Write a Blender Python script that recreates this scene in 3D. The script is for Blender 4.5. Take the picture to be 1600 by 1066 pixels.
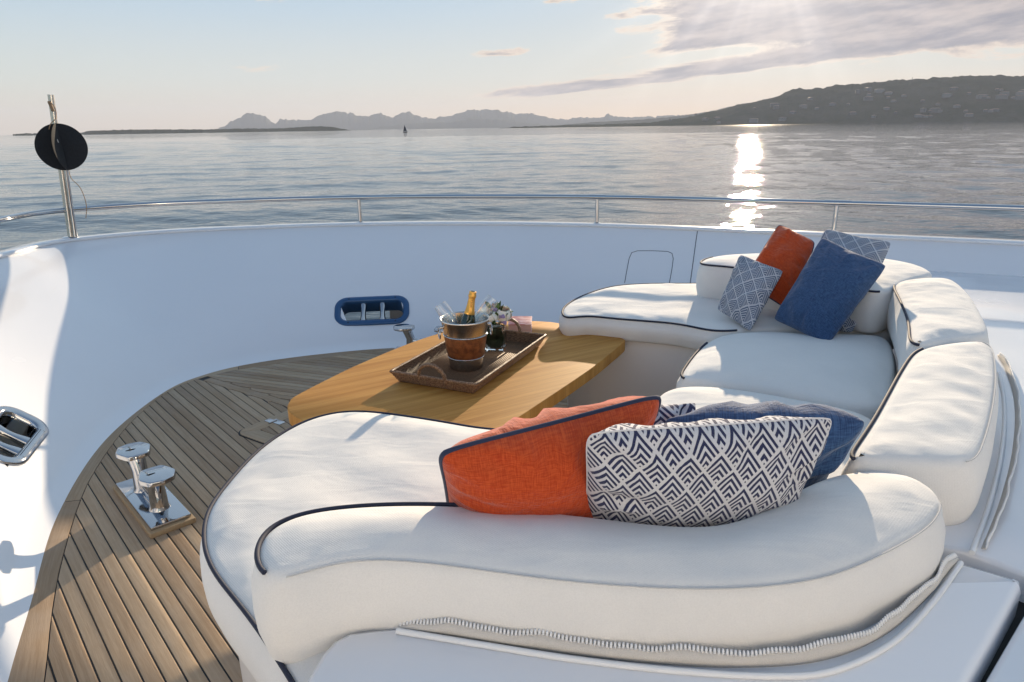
import bpy, bmesh, math, random
import numpy as np
from mathutils import Vector, Matrix, geometry, noise
random.seed(7)
R = math.radians
S = bpy.context.scene
for o in list(bpy.data.objects): bpy.data.objects.remove(o)
COL = S.collection

# ------------------------------------------------------------------ camera
PITCH, ROLL, EYE, FOC = 17.4, 0.86, 1.65, 1067.0
p, r = R(PITCH), R(ROLL)
fwd = Vector((0, math.cos(p), -math.sin(p))); up = Vector((0, math.sin(p), math.cos(p))); rt = Vector((1, 0, 0))
cx = rt*math.cos(r) - up*math.sin(r); cy = rt*math.sin(r) + up*math.cos(r)
cam = bpy.data.objects.new('camera', bpy.data.cameras.new('camera')); COL.objects.link(cam)
cam.matrix_world = Matrix(((cx.x, cy.x, -fwd.x, 0), (cx.y, cy.y, -fwd.y, 0), (cx.z, cy.z, -fwd.z, EYE), (0, 0, 0, 1)))
cam.data.lens = 36*FOC/1600; cam.data.sensor_width = 36; cam.data.clip_start = .05; cam.data.clip_end = 60000
S.camera = cam
S.render.resolution_x, S.render.resolution_y = 1024, 682

# ------------------------------------------------------------------ light
SUN_AZ, SUN_EL = 19.0, 13.0
SUN_STRENGTH, SKY_STRENGTH, EXPOSURE = 5.0, 0.15, 0.75
sund = Vector((math.sin(R(SUN_AZ))*math.cos(R(SUN_EL)), math.cos(R(SUN_AZ))*math.cos(R(SUN_EL)), math.sin(R(SUN_EL))))
sl = bpy.data.lights.new('sun', 'SUN'); sl.energy = SUN_STRENGTH; sl.angle = R(.55); sl.color = (1, .80, .56)
so = bpy.data.objects.new('sun', sl); COL.objects.link(so); so.rotation_euler = sund.to_track_quat('Z', 'Y').to_euler()
W = bpy.data.worlds.new('World'); S.world = W; W.use_nodes = True
S.view_settings.view_transform = 'Standard'; S.view_settings.look = 'None'
S.view_settings.exposure = EXPOSURE; S.view_settings.gamma = 1; S.view_settings.use_curve_mapping = False


class G:
    """tiny node-graph writer"""
    def __init__(s, nt): s.nt = nt
    def n(s, kind, ins=None, **kw):
        nd = s.nt.nodes.new(kind)
        for k, v in kw.items(): setattr(nd, k, v)
        for k, v in (ins or {}).items(): s.put(nd.inputs[k], v)
        return nd
    def put(s, sock, v):
        if isinstance(v, bpy.types.NodeSocket): s.nt.links.new(v, sock)
        elif isinstance(v, bpy.types.Node): s.nt.links.new(v.outputs[0], sock)
        else: sock.default_value = v
    def m(s, op, a, b=0.0, c=0.0, clamp=False):
        nd = s.nt.nodes.new('ShaderNodeMath'); nd.operation = op; nd.use_clamp = clamp
        s.put(nd.inputs[0], a); s.put(nd.inputs[1], b); s.put(nd.inputs[2], c)
        return nd.outputs[0]
    def v(s, op, a, b=(0, 0, 0), out=0):
        nd = s.nt.nodes.new('ShaderNodeVectorMath'); nd.operation = op
        s.put(nd.inputs[0], a)
        if op == 'SCALE': s.put(nd.inputs[3], b)
        else: s.put(nd.inputs[1], b)
        return nd.outputs[out]
    def mix(s, f, a, b, blend='MIX'):
        nd = s.nt.nodes.new('ShaderNodeMix'); nd.data_type = 'RGBA'; nd.blend_type = blend
        s.put(nd.inputs[0], f); s.put(nd.inputs[6], a); s.put(nd.inputs[7], b)
        return nd.outputs[2]
    def rng(s, v, a, b, c=0.0, d=1.0, kind='SMOOTHSTEP'):
        nd = s.nt.nodes.new('ShaderNodeMapRange'); nd.interpolation_type = kind
        for i, q in enumerate((v, a, b, c, d)): s.put(nd.inputs[i], q)
        return nd.outputs[0]
    def noise(s, vec, scale, detail=3, rough=.5, out=0, dist=0):
        nd = s.n('ShaderNodeTexNoise', {'Vector': vec, 'Scale': scale, 'Detail': detail, 'Roughness': rough, 'Distortion': dist})
        return nd.outputs[out]
    def xyz(s, v):
        nd = s.n('ShaderNodeSeparateXYZ', {0: v}); return nd.outputs
    def comb(s, x, y, z=0.0):
        return s.n('ShaderNodeCombineXYZ', {0: x, 1: y, 2: z}).outputs[0]


# world: physical sky with a bank of cloud around the low sun
g = G(W.node_tree); W.node_tree.nodes.clear()
sky = g.n('ShaderNodeTexSky', sky_type='NISHITA', sun_disc=False, sun_elevation=R(SUN_EL), sun_rotation=R(SUN_AZ),
          air_density=1.0, dust_density=0.4, ozone_density=1.6, altitude=0)
D = g.n('ShaderNodeTexCoord').outputs['Generated']
dx, dy, dz = g.xyz(D)
el = g.m('ARCSINE', dz); az = g.m('ARCTAN2', dx, dy)            # radians, azimuth from +Y to +X
dsun = g.v('DOT_PRODUCT', D, tuple(sund), out=1)
slant_ = g.m('SUBTRACT', el, g.m('MULTIPLY', g.m('SUBTRACT', az, R(20)), .10))
uv = g.comb(g.m('MULTIPLY', az, 2.6), g.m('MULTIPLY', slant_, 13.0), 14.2)
big = g.noise(uv, 1.9, 9, .66, dist=.35)
# where the bank lies
def bump2(a0, wa, e0, we):
    A = g.m('POWER', g.m('DIVIDE', g.m('SUBTRACT', az, a0), wa), 2.0)
    E = g.m('POWER', g.m('DIVIDE', g.m('SUBTRACT', el, e0), we), 2.0)
    return g.m('EXPONENT', g.m('MULTIPLY', g.m('ADD', A, E), -1.0))
slant = g.m('SUBTRACT', el, g.m('MULTIPLY', g.m('SUBTRACT', az, R(20)), .10))
def bank(a0, wa, e0, we, lvl=None):
    A = g.m('POWER', g.m('ABSOLUTE', g.m('DIVIDE', g.m('SUBTRACT', az, a0), wa)), 4.0)
    E = g.m('POWER', g.m('DIVIDE', g.m('SUBTRACT', lvl or slant, e0), we), 2.0)
    return g.m('EXPONENT', g.m('MULTIPLY', g.m('ADD', A, E), -1.0))
mask = g.m('ADD', g.m('MULTIPLY', bank(R(36), R(26.5), R(7.7), R(3.0), el), 1.6),
           g.m('ADD', g.m('MULTIPLY', bank(R(14), R(17), R(4.35), R(.6)), .92), g.m('MULTIPLY', bank(R(-3), R(5), R(7.6), R(.4)), .45)))
fld = g.m('ADD', g.m('MULTIPLY', g.m('SUBTRACT', big, .5), 2.6), g.m('SUBTRACT', mask, .40))
dens = g.rng(fld, .0, .22)
thick = g.rng(fld, .08, .42)
glow = g.m('POWER', g.m('MAXIMUM', dsun, 0.0), 110.0)
glow2 = g.m('POWER', g.m('MAXIMUM', dsun, 0.0), 700.0)
fine = g.noise(uv, 4.0, 7, .62)
edge = g.mix(glow, (4.0, 3.25, 2.60, 1), (6.0, 5.6, 4.9, 1))
body = g.mix(g.rng(fine, .36, .66), (1.20, 1.18, 1.42, 1), (2.55, 2.22, 2.15, 1))
body = g.mix(g.m('MULTIPLY', glow, .55), body, (4.0, 3.7, 3.6, 1))
cloudc = g.mix(thick, edge, body)
lum = g.v('DOT_PRODUCT', sky.outputs[0], (.25, .6, .15), out=1)
nish = g.v('SCALE', sky.outputs[0], g.m('DIVIDE', 1.2, g.m('ADD', g.m('MULTIPLY', lum, .22), 1.0)))
low = g.mix(g.rng(az, R(-20), R(30)), (3.35, 2.80, 2.40, 1), (4.5, 3.15, 2.05, 1))
pale = g.mix(g.rng(el, R(.3), R(4)), low, g.mix(g.rng(el, R(3), R(11)), (2.8, 2.9, 2.88, 1), (1.9, 2.5, 3.1, 1)))       # thin bright veil in the west
veil = g.m('MULTIPLY', g.rng(dsun, -.3, .85), .82)
skyc = g.mix(veil, nish, pale)
skyc = g.mix(g.m('MULTIPLY', glow, .6), skyc, (5.0, 4.5, 3.8, 1))
colr = g.mix(g.m('MULTIPLY', dens, .95), skyc, cloudc)
phi = g.m('ARCTAN2', g.m('SUBTRACT', az, R(SUN_AZ)), g.m('SUBTRACT', R(SUN_EL), el))
rays = g.m('MULTIPLY', g.rng(g.noise(g.comb(g.m('MULTIPLY', phi, 2.2), 0.0), 1.6, 2, .5), .40, .75), g.m('POWER', g.m('MAXIMUM', dsun, 0.0), 42.0))
colr = g.mix(1.0, colr, g.mix(g.m('MULTIPLY', rays, .42), (0, 0, 0, 1), (1.9, 1.75, 1.6, 1)), 'ADD')
colr = g.mix(1.0, colr, g.mix(g.m('ADD', g.m('MULTIPLY', glow2, 1.0), g.m('MULTIPLY', glow, .08), clamp=True), (0, 0, 0, 1), (6, 5.5, 4.8, 1)), 'ADD')
bg = g.n('ShaderNodeBackground', {'Color': colr, 'Strength': SKY_STRENGTH})
g.n('ShaderNodeOutputWorld', {'Surface': bg})


# ------------------------------------------------------------------ point helpers (real planes of the boat)
def ray(x, y):
    return cx*(x-800) + cy*(533-y) + fwd*FOC
def at(x, y, z):
    d = ray(x, y); t = (z-EYE)/d.z
    return Vector((d.x*t, d.y*t, z))
def aty(x, y, Y):
    d = ray(x, y); t = Y/d.y
    return Vector((d.x*t, Y, EYE+d.z*t))

# ------------------------------------------------------------------ materials
MATS = {}
def material(name):
    m = bpy.data.materials.new(name); m.use_nodes = True; m.node_tree.nodes.clear(); MATS[name] = m
    return m, G(m.node_tree)
def pbr(name, color, rough=.5, metal=0.0, bump=None, dist=.002, **kw):
    """color: tuple, or function(g)->socket; bump: function(g)->height socket"""
    m, q = material(name)
    col = color(q) if callable(color) else (*color, 1)
    ins = {'Base Color': col, 'Metallic': metal}
    ins['Roughness'] = rough(q) if callable(rough) else rough
    for k, v in kw.items(): ins[k] = v(q) if callable(v) else v
    if bump: ins['Normal'] = q.n('ShaderNodeBump', {'Height': bump(q), 'Strength': 1.0, 'Distance': dist})
    b = q.n('ShaderNodeBsdfPrincipled', ins)
    q.n('ShaderNodeOutputMaterial', {'Surface': b})
    return m
def oc(q): return q.n('ShaderNodeTexCoord').outputs['Object']
def uvc(q): return q.n('ShaderNodeTexCoord').outputs['UV']
def rnd(q): return q.n('ShaderNodeObjectInfo').outputs['Random']

def gel_c(q):
    a = q.noise(oc(q), 1.4, 5, .6)
    s = q.noise(q.v('MULTIPLY', oc(q), (6, 6, 1.2)), 3.0, 5, .65)
    c = q.mix(q.rng(a, .3, .7), (.765, .775, .805, 1), (.78, .79, .82, 1))
    return c
pbr('gelcoat', gel_c, rough=lambda q: q.rng(q.noise(oc(q), 2, 2, .5), .3, .8, .20, .28), bump=lambda q: q.noise(oc(q), 1.2, 1), dist=.004, **{'Coat Weight': .6, 'Coat Roughness': .05})
pbr('gelcoat_seam', (.12, .13, .15), rough=.6)
pbr('black_rubber', (.012, .012, .012), rough=.6)

def teak_c(q):
    v = uvc(q); rr = rnd(q)
    off = q.comb(q.m('MULTIPLY', rr, 91.0), q.m('MULTIPLY', rr, 37.0))
    g1 = q.noise(q.v('ADD', q.v('MULTIPLY', v, (3.0, 85, 1)), off), 1.0, 6, .62, dist=.4)
    g2 = q.noise(q.v('ADD', q.v('MULTIPLY', v, (18, 420, 1)), off), 1.0, 3, .6)
    g3 = q.noise(oc(q), 3.2, 4, .6)
    c = q.mix(q.rng(g1, .3, .72), (.30, .205, .125, 1), (.47, .355, .245, 1))
    c = q.mix(q.rng(g2, .35, .75, 0, .40), c, (.20, .135, .085, 1))
    c = q.mix(q.rng(g3, .42, .75, 0, .55), c, (.44, .38, .32, 1))
    r2 = q.m('FRACT', q.m('MULTIPLY', rr, 7.31))
    return q.mix(.42, c, q.mix(r2, (.26, .165, .095, 1), (.58, .44, .295, 1)))
pbr('teak_deck', teak_c, rough=.72, bump=lambda q: q.noise(q.v('MULTIPLY', uvc(q), (25, 520, 1)), 1.0, 3, .6), dist=.0010, **{'Specular IOR Level': .25})

def oak_c(q):
    v = uvc(q)
    w = q.noise(q.v('MULTIPLY', v, (.7, 26, 1)), 1.0, 5, .6, dist=.2)
    f = q.noise(q.v('MULTIPLY', v, (9, 260, 1)), 1.0, 3, .6)
    c = q.mix(q.rng(w, .3, .7), (.46, .205, .045, 1), (.62, .32, .085, 1))
    return q.mix(q.rng(f, .4, .75, 0, .5), c, (.34, .165, .055, 1))
pbr('oak_table', oak_c, rough=.6, bump=lambda q: q.noise(q.v('MULTIPLY', uvc(q), (12, 300, 1)), 1.0, 3, .6), dist=.0004, **{'Specular IOR Level': .12})
pbr('oak_edge', lambda q: q.mix(q.noise(q.v('MULTIPLY', oc(q), (6, 6, 120)), 1.0, 4), (.40, .20, .065, 1), (.55, .30, .11, 1)), rough=.4)

def weave(q, s=620.0):
    x, y, z = q.xyz(oc(q))
    a = q.m('SINE', q.m('MULTIPLY', q.m('ADD', x, z), s)); b = q.m('SINE', q.m('MULTIPLY', q.m('ADD', y, q.m('MULTIPLY', z, .7)), s))
    return q.m('MULTIPLY', a, b)
def fabric_bump(q, s, wr):
    cr = q.noise(oc(q), 7.0, 3, .5)
    fine = q.noise(oc(q), 420.0, 2, .6)
    wrn = q.noise(q.v('MULTIPLY', oc(q), (3, 7, 5)), 1.8, 2, .5, dist=.6)
    h = q.m('ADD', q.m('MULTIPLY', weave(q, s), .022), q.m('MULTIPLY', fine, .10))
    return q.m('ADD', h, q.m('ADD', q.m('MULTIPLY', cr, wr*1.2), q.m('MULTIPLY', wrn, wr*1.6)))
def canvas_c(q):
    a = q.noise(oc(q), 2.3, 4, .6); b = q.noise(oc(q), 300.0, 2, .6)
    c = q.mix(q.rng(a, .3, .75), (.80, .78, .745, 1), (.73, .715, .69, 1))
    return q.mix(q.rng(b, .35, .7, 0, .18), c, (.60, .58, .56, 1))
pbr('cream_canvas', canvas_c, rough=.9, bump=lambda q: fabric_bump(q, 900.0, .45), dist=.0045, **{'Sheen Weight': .12, 'Specular IOR Level': .25})
pbr('navy_piping', lambda q: q.mix(q.noise(oc(q), 260.0, 2), (.006, .009, .025, 1), (.022, .030, .065, 1)), rough=.75)
pbr('seam_thread', (.50, .50, .50), rough=.9)

def cloth(name, c1, c2, wr=1.0, slub=(40, 420)):
    def col(q):
        v = uvc(q)
        a = q.noise(q.v('MULTIPLY', v, (slub[0], slub[1], 1)), 1.0, 3, .6); b = q.noise(q.v('MULTIPLY', v, (slub[1], slub[0], 1)), 1.0, 3, .6)
        t = q.rng(q.m('MULTIPLY', q.m('ADD', a, b), .5), .36, .64)
        return q.mix(t, (*c1, 1), (*c2, 1))
    def bp(q):
        v = uvc(q)
        a = q.noise(q.v('MULTIPLY', v, (slub[0]*2, slub[1], 1)), 1.0, 2, .6); b = q.noise(q.v('MULTIPLY', v, (slub[1], slub[0]*2, 1)), 1.0, 2, .6)
        c = q.noise(q.v('MULTIPLY', v, (9, 14, 1)), 1.0, 4, .55, dist=1.5)
        return q.m('ADD', q.m('MULTIPLY', q.m('ADD', a, b), .22), q.m('MULTIPLY', c, wr*2.2))
    pbr(name, col, rough=.92, bump=bp, dist=.005, **{'Sheen Weight': .25, 'Specular IOR Level': .2})
cloth('orange_linen', (.42, .042, .009), (.60, .095, .022))
cloth('denim_blue', (.018, .045, .12), (.055, .12, .25))
cloth('navy_cord', (.012, .018, .045), (.04, .055, .11), .2)

def chevron(name, light, dark, sx, sy, n=6.0, duty=.5):
    def col(q):
        u, v, _ = q.xyz(uvc(q))
        a0 = q.m('ADD', q.m('MULTIPLY', u, sx), q.m('MULTIPLY', v, sy)); b0 = q.m('SUBTRACT', q.m('MULTIPLY', v, sy), q.m('MULTIPLY', u, sx))
        fa, fb = q.m('FRACT', q.m('ADD', a0, 50.0)), q.m('FRACT', q.m('ADD', b0, 50.0))
        mx = q.m('MAXIMUM', fa, fb)
        st = q.m('FRACT', q.m('MULTIPLY', mx, n))
        line = q.rng(q.m('ABSOLUTE', q.m('SUBTRACT', st, .42)), duty*.5-.05, duty*.5+.05, 1, 0)
        low = q.m('MINIMUM', fa, fb)
        line = q.m('MULTIPLY', line, q.rng(low, .055, .085))
        wv = q.noise(uvc(q), 700.0, 2)
        c = q.mix(line, (*light, 1), (*dark, 1))
        return q.mix(q.rng(wv, .4, .7, 0, .22), c, (.25, .25, .30, 1))
    def bp(q):
        c = q.noise(q.v('MULTIPLY', uvc(q), (9, 12, 1)), 1.0, 4, .55, dist=1.2)
        return q.m('ADD', q.m('MULTIPLY', c, 2.0), q.m('MULTIPLY', q.noise(uvc(q), 520.0, 2), .35))
    pbr(name, col, rough=.92, bump=bp, dist=.005, **{'Sheen Weight': .15, 'Specular IOR Level': .2})
chevron('chevron_bold', (.66, .65, .66), (.012, .018, .07), 15.5, 12.5, 5.0, .52)
chevron('chevron_fine', (.58, .60, .64), (.10, .14, .22), 12.0, 11.0, 7.0, .62)
chevron('chevron_mid', (.60, .58, .60), (.02, .025, .08), 10.0, 10.0, 5.0, .55)

pbr('polished_steel', (.52, .52, .53), rough=lambda q: q.rng(q.noise(oc(q), 14, 4), .3, .8, .04, .13), metal=1.0)
pbr('brushed_steel', lambda q: q.mix(q.noise(q.v('MULTIPLY', oc(q), (8, 8, 300)), 1.0, 3), (.50, .48, .46, 1), (.68, .66, .63, 1)), rough=.26, metal=1.0)
pbr('leather_band', lambda q: q.mix(q.rng(q.noise(oc(q), 38, 6, .65), .3, .7), (.10, .030, .012, 1), (.30, .105, .035, 1)), rough=.42, bump=lambda q: q.noise(oc(q), 160, 3), dist=.0006)
pbr('gold_foil', lambda q: q.mix(q.noise(oc(q), 60, 4), (.62, .30, .05, 1), (.85, .50, .13, 1)), rough=.34, metal=.65, bump=lambda q: q.noise(oc(q), 110, 3), dist=.0012)
pbr('bottle_glass', (.008, .022, .008), rough=.06, **{'Coat Weight': .6, 'Coat Roughness': .03})
pbr('dark_print', (.03, .018, .01), rough=.5)
def glassmat(name, col, rough=.01, ior=1.45):
    m, q = material(name)
    b = q.n('ShaderNodeBsdfPrincipled', {'Base Color': (*col, 1), 'Roughness': rough, 'IOR': ior, 'Transmission Weight': 1.0})
    q.n('ShaderNodeOutputMaterial', {'Surface': b})
glassmat('clear_glass', (.97, .99, .99))
glassmat('water_glass', (.85, .92, .88), ior=1.33)
m, q = material('thin_glass')
fr = q.n('ShaderNodeLayerWeight', {'Blend': .28}).outputs['Facing']
tr_ = q.n('ShaderNodeBsdfTransparent', {'Color': (.93, .96, .97, 1)}); gl_ = q.n('ShaderNodeBsdfGlossy', {'Color': (1, 1, 1, 1), 'Roughness': .03})
mx_ = q.n('ShaderNodeMixShader', {0: q.rng(q.m('POWER', fr, 1.1), 0, 1, .08, .95, 'LINEAR'), 1: tr_, 2: gl_}); q.n('ShaderNodeOutputMaterial', {'Surface': mx_})
def rattan_c(q):
    v = uvc(q); u, w, _ = q.xyz(v)
    a = q.noise(q.v('MULTIPLY', v, (60, 240, 1)), 1.0, 4)
    return q.mix(q.rng(a, .3, .7), (.075, .036, .018, 1), (.30, .175, .095, 1))
def rattan_b(q):
    u, w, _ = q.xyz(uvc(q))
    a = q.m('SINE', q.m('MULTIPLY', u, 900.0)); b = q.m('SINE', q.m('MULTIPLY', w, 700.0))
    return q.m('ADD', q.m('MULTIPLY', a, b), q.m('MULTIPLY', q.m('ABSOLUTE', b), .8))
pbr('rattan', rattan_c, rough=.6, bump=rattan_b, dist=.002, **{'Specular IOR Level': .25})
pbr('rattan_rim', lambda q: q.mix(q.rng(q.noise(oc(q), 120, 4), .3, .7), (.11, .055, .030, 1), (.30, .18, .10, 1)), rough=.55, bump=lambda q: q.noise(oc(q), 260, 3), dist=.002)
pbr('rose_petal', lambda q: q.mix(q.noise(oc(q), 60, 2), (.80, .78, .70, 1), (.86, .86, .82, 1)), rough=.6, **{'Subsurface Weight': .1})
pbr('lilac_petal', (.30, .24, .42), rough=.6)
pbr('pink_petal', (.70, .32, .28), rough=.6)
pbr('leaf_green', lambda q: q.mix(rnd(q), (.035, .09, .02, 1), (.12, .20, .05, 1)), rough=.45)
pbr('leaf_dark', (.012, .03, .010), rough=.5)
pbr('stem_green', (.05, .11, .03), rough=.5)
pbr('book_cover', lambda q: q.mix(q.rng(q.noise(q.v('MULTIPLY', oc(q), (18, 30, 1)), 1.0, 3), .42, .6), (.42, .12, .11, 1), (.62, .38, .36, 1)), rough=.35)
pbr('book_pages', lambda q: q.mix(q.noise(q.v('MULTIPLY', oc(q), (1, 1, 900)), 1.0, 2), (.48, .30, .27, 1), (.62, .45, .40, 1)), rough=.8)
pbr('black_canvas', lambda q: q.mix(q.noise(oc(q), 90, 3), (.008, .008, .010, 1), (.022, .024, .028, 1)), rough=.9, bump=lambda q: q.noise(oc(q), 300, 2), dist=.002)
pbr('cord_tan', lambda q: q.mix(q.noise(oc(q), 150, 2), (.22, .12, .06, 1), (.45, .30, .18, 1)), rough=.8)
pbr('white_plastic', (.78, .79, .80), rough=.35)
pbr('zip_tape', lambda q: q.mix(q.noise(oc(q), 500, 3), (.50, .475, .44, 1), (.70, .67, .63, 1)), rough=.95, bump=lambda q: q.noise(oc(q), 600, 2), dist=.001)
pbr('blue_coated_steel', (.035, .10, .22), rough=.35, metal=.3)
pbr('sailcloth_grey', (.10, .10, .12), rough=.9)


# ------------------------------------------------------------------ object helpers
def tag(o, label=None, cat=None, group=None, kind=None):
    for k, v in (('label', label), ('category', cat), ('group', group), ('kind', kind)):
        if v: o[k] = v
    return o
def link(name, me, mat=None, parent=None, smooth=True):
    o = bpy.data.objects.new(name, me); COL.objects.link(o)
    if mat is not None and not me.materials: me.materials.append(MATS[mat])
    if parent: o.parent = parent
    if smooth: me.polygons.foreach_set('use_smooth', [True]*len(me.polygons))
    return o
def empty(name, label, cat, group=None, kind=None):
    o = bpy.data.objects.new(name, None); COL.objects.link(o); o.empty_display_size = .05
    return tag(o, label, cat, group, kind)
def meshof(vs, fs, uvs=None, name='mesh'):
    me = bpy.data.meshes.new(name); me.from_pydata([tuple(v) for v in vs], [], fs); me.validate()
    if uvs is not None:
        l = me.uv_layers.new(name='UVMap')
        for lp in me.loops: l.data[lp.index].uv = uvs[lp.vertex_index][:2]
    me.update(); return me
def sharp(o, ang=35):
    o.data.set_sharp_from_angle(angle=R(ang))
    return o
def catmull(pts, n, closed=False):
    pts = [Vector(q) for q in pts]; N = len(pts); out = []
    segs = N if closed else N-1
    for i in range(segs):
        if closed: a, b, c, d = pts[i-1], pts[i], pts[(i+1) % N], pts[(i+2) % N]
        else: a, b, c, d = pts[max(i-1, 0)], pts[i], pts[i+1], pts[min(i+2, N-1)]
        for k in range(12):
            t = k/12
            out.append(.5*((2*b)+(c-a)*t+(2*a-5*b+4*c-d)*t*t+(3*b-a-3*c+d)*t**3))
    out.append(pts[0].copy() if closed else pts[-1].copy())
    L = [0]
    for i in range(1, len(out)): L.append(L[-1]+(out[i]-out[i-1]).length)
    res = []; j = 0
    cnt = n if closed else n-1
    for k in range(n):
        s = L[-1]*k/cnt
        while j < len(L)-2 and L[j+1] < s: j += 1
        t = (s-L[j])/max(L[j+1]-L[j], 1e-9); res.append(out[j].lerp(out[j+1], min(t, 1)))
    return res
def tube_data(path, rad, closed=False, seg=8, cap=True, flat=1.0):
    P = [Vector(q) for q in path]; n = len(P); vs, fs = [], []
    if not hasattr(rad, '__len__'): rad = [rad]*n
    nrm = None
    for i in range(n):
        t = (P[(i+1) % n]-P[i-1]) if closed else (P[min(i+1, n-1)]-P[max(i-1, 0)])
        t.normalize()
        if nrm is None:
            nrm = t.orthogonal().normalized() if abs(t.z) > .9 else Vector((0, 0, 1))
        nrm = (nrm - t*nrm.dot(t)); nrm = nrm.normalized() if nrm.length > 1e-6 else t.orthogonal().normalized()
        b = t.cross(nrm)
        for k in range(seg):
            a = 2*math.pi*k/seg
            vs.append(P[i]+(nrm*math.cos(a)*flat+b*math.sin(a))*rad[i])
    for i in range(n if closed else n-1):
        j = (i+1) % n
        for k in range(seg):
            l = (k+1) % seg
            fs.append((i*seg+k, i*seg+l, j*seg+l, j*seg+k))
    if cap and not closed:
        fs.append(tuple(range(seg))[::-1]); fs.append(tuple((n-1)*seg+k for k in range(seg)))
    return vs, fs
def tube(name, path, rad, mat, parent=None, **kw):
    return sharp(link(name, meshof(*tube_data(path, rad, **kw)), mat, parent), 60)
def join_data(parts):
    vs, fs = [], []
    for v, f in parts:
        b = len(vs); vs += list(v); fs += [tuple(i+b for i in q) for q in f]
    return vs, fs
def lathe_data(prof, seg=32, M=None, closed=False):
    vs, fs = [], []
    for (rr, z) in prof:
        for k in range(seg):
            a = 2*math.pi*k/seg; v = Vector((rr*math.cos(a), rr*math.sin(a), z)); vs.append(M @ v if M else v)
    n = len(prof)
    for i in range(n if closed else n-1):
        for k in range(seg):
            l = (k+1) % seg; j = (i+1) % n
            fs.append((i*seg+k, i*seg+l, j*seg+l, j*seg+k))
    if not closed:
        if prof[0][0] > 1e-5: fs.append(tuple(range(seg))[::-1])
        if prof[-1][0] > 1e-5: fs.append(tuple((n-1)*seg+k for k in range(seg)))
    return vs, fs
def lathe(name, prof, mat, parent=None, M=None, seg=32, closed=False, ang=50, opened=False):
    dv, df = lathe_data(prof, seg, M, closed)
    if opened: df = [f for f in df if len(f) <= 4]
    me = meshof(dv, df)
    bm = bmesh.new(); bm.from_mesh(me); bmesh.ops.remove_doubles(bm, verts=bm.verts, dist=1e-6)
    bmesh.ops.recalc_face_normals(bm, faces=bm.faces); bm.to_mesh(me); bm.free()
    return sharp(link(name, me, mat, parent), ang)
def rbox_mesh(sx, sy, sz, bev=.004, seg=2, M=None):
    bm = bmesh.new(); bmesh.ops.create_cube(bm, size=1)
    for v in bm.verts: v.co = Vector((v.co.x*sx, v.co.y*sy, v.co.z*sz))
    if bev > 0: bmesh.ops.bevel(bm, geom=bm.edges[:], offset=bev, segments=seg, affect='EDGES', profile=.5)
    if M is not None: bmesh.ops.transform(bm, matrix=M, verts=bm.verts)
    me = bpy.data.meshes.new('box'); bm.to_mesh(me); bm.free(); return me
def rbox(name, size, mat, parent=None, M=None, bev=.004):
    return sharp(link(name, rbox_mesh(*size, bev=bev, M=M), mat, parent), 40)
def inset(poly, d):
    """offset a CCW polygon inward by d (along averaged normals)"""
    n = len(poly); out = []
    for i in range(n):
        a, b, c = poly[i-1], poly[i], poly[(i+1) % n]
        t = (c-a); t = Vector((t.x, t.y)).normalized(); nr = Vector((-t.y, t.x))
        out.append(Vector((b.x+nr.x*d, b.y+nr.y*d)))
    return out
def ccw(poly):
    A = sum(poly[i-1].x*poly[i].y-poly[i].x*poly[i-1].y for i in range(len(poly)))
    return poly if A > 0 else poly[::-1]
def v2(q): return Vector((q[0], q[1]))
def slab_mesh(poly, z0, z1, rad=.004, uvf=None, zf=None):
    """prism of a polygon with an eased top edge"""
    P = ccw([v2(q) for q in poly]); n = len(P)
    rings = [(0, z0), (0, z1-rad), (rad*.3, z1-rad*.3), (rad, z1)]
    vs, fs = [], []
    for d, z in rings:
        for q in inset(P, d): vs.append(Vector((q.x, q.y, z+(zf(q.x, q.y) if zf else 0))))
    for i in range(len(rings)-1):
        for k in range(n):
            l = (k+1) % n; fs.append((i*n+k, i*n+l, (i+1)*n+l, (i+1)*n+k))
    b = (len(rings)-1)*n
    for tri in geometry.tessellate_polygon([[Vector((v.x, v.y, 0)) for v in vs[b:]]]):
        t = [b+i for i in tri]
        A, B, C = (vs[i] for i in t)
        if (B.x-A.x)*(C.y-A.y)-(B.y-A.y)*(C.x-A.x) < 0: t = t[::-1]
        fs.append(tuple(t))
    return meshof(vs, fs, [uvf(v) for v in vs] if uvf else None)
def slab(name, poly, z0, z1, mat, parent=None, rad=.004, uvf=None, zf=None, ang=30):
    return sharp(link(name, slab_mesh(poly, z0, z1, rad, uvf, zf), mat, parent), ang)

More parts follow.
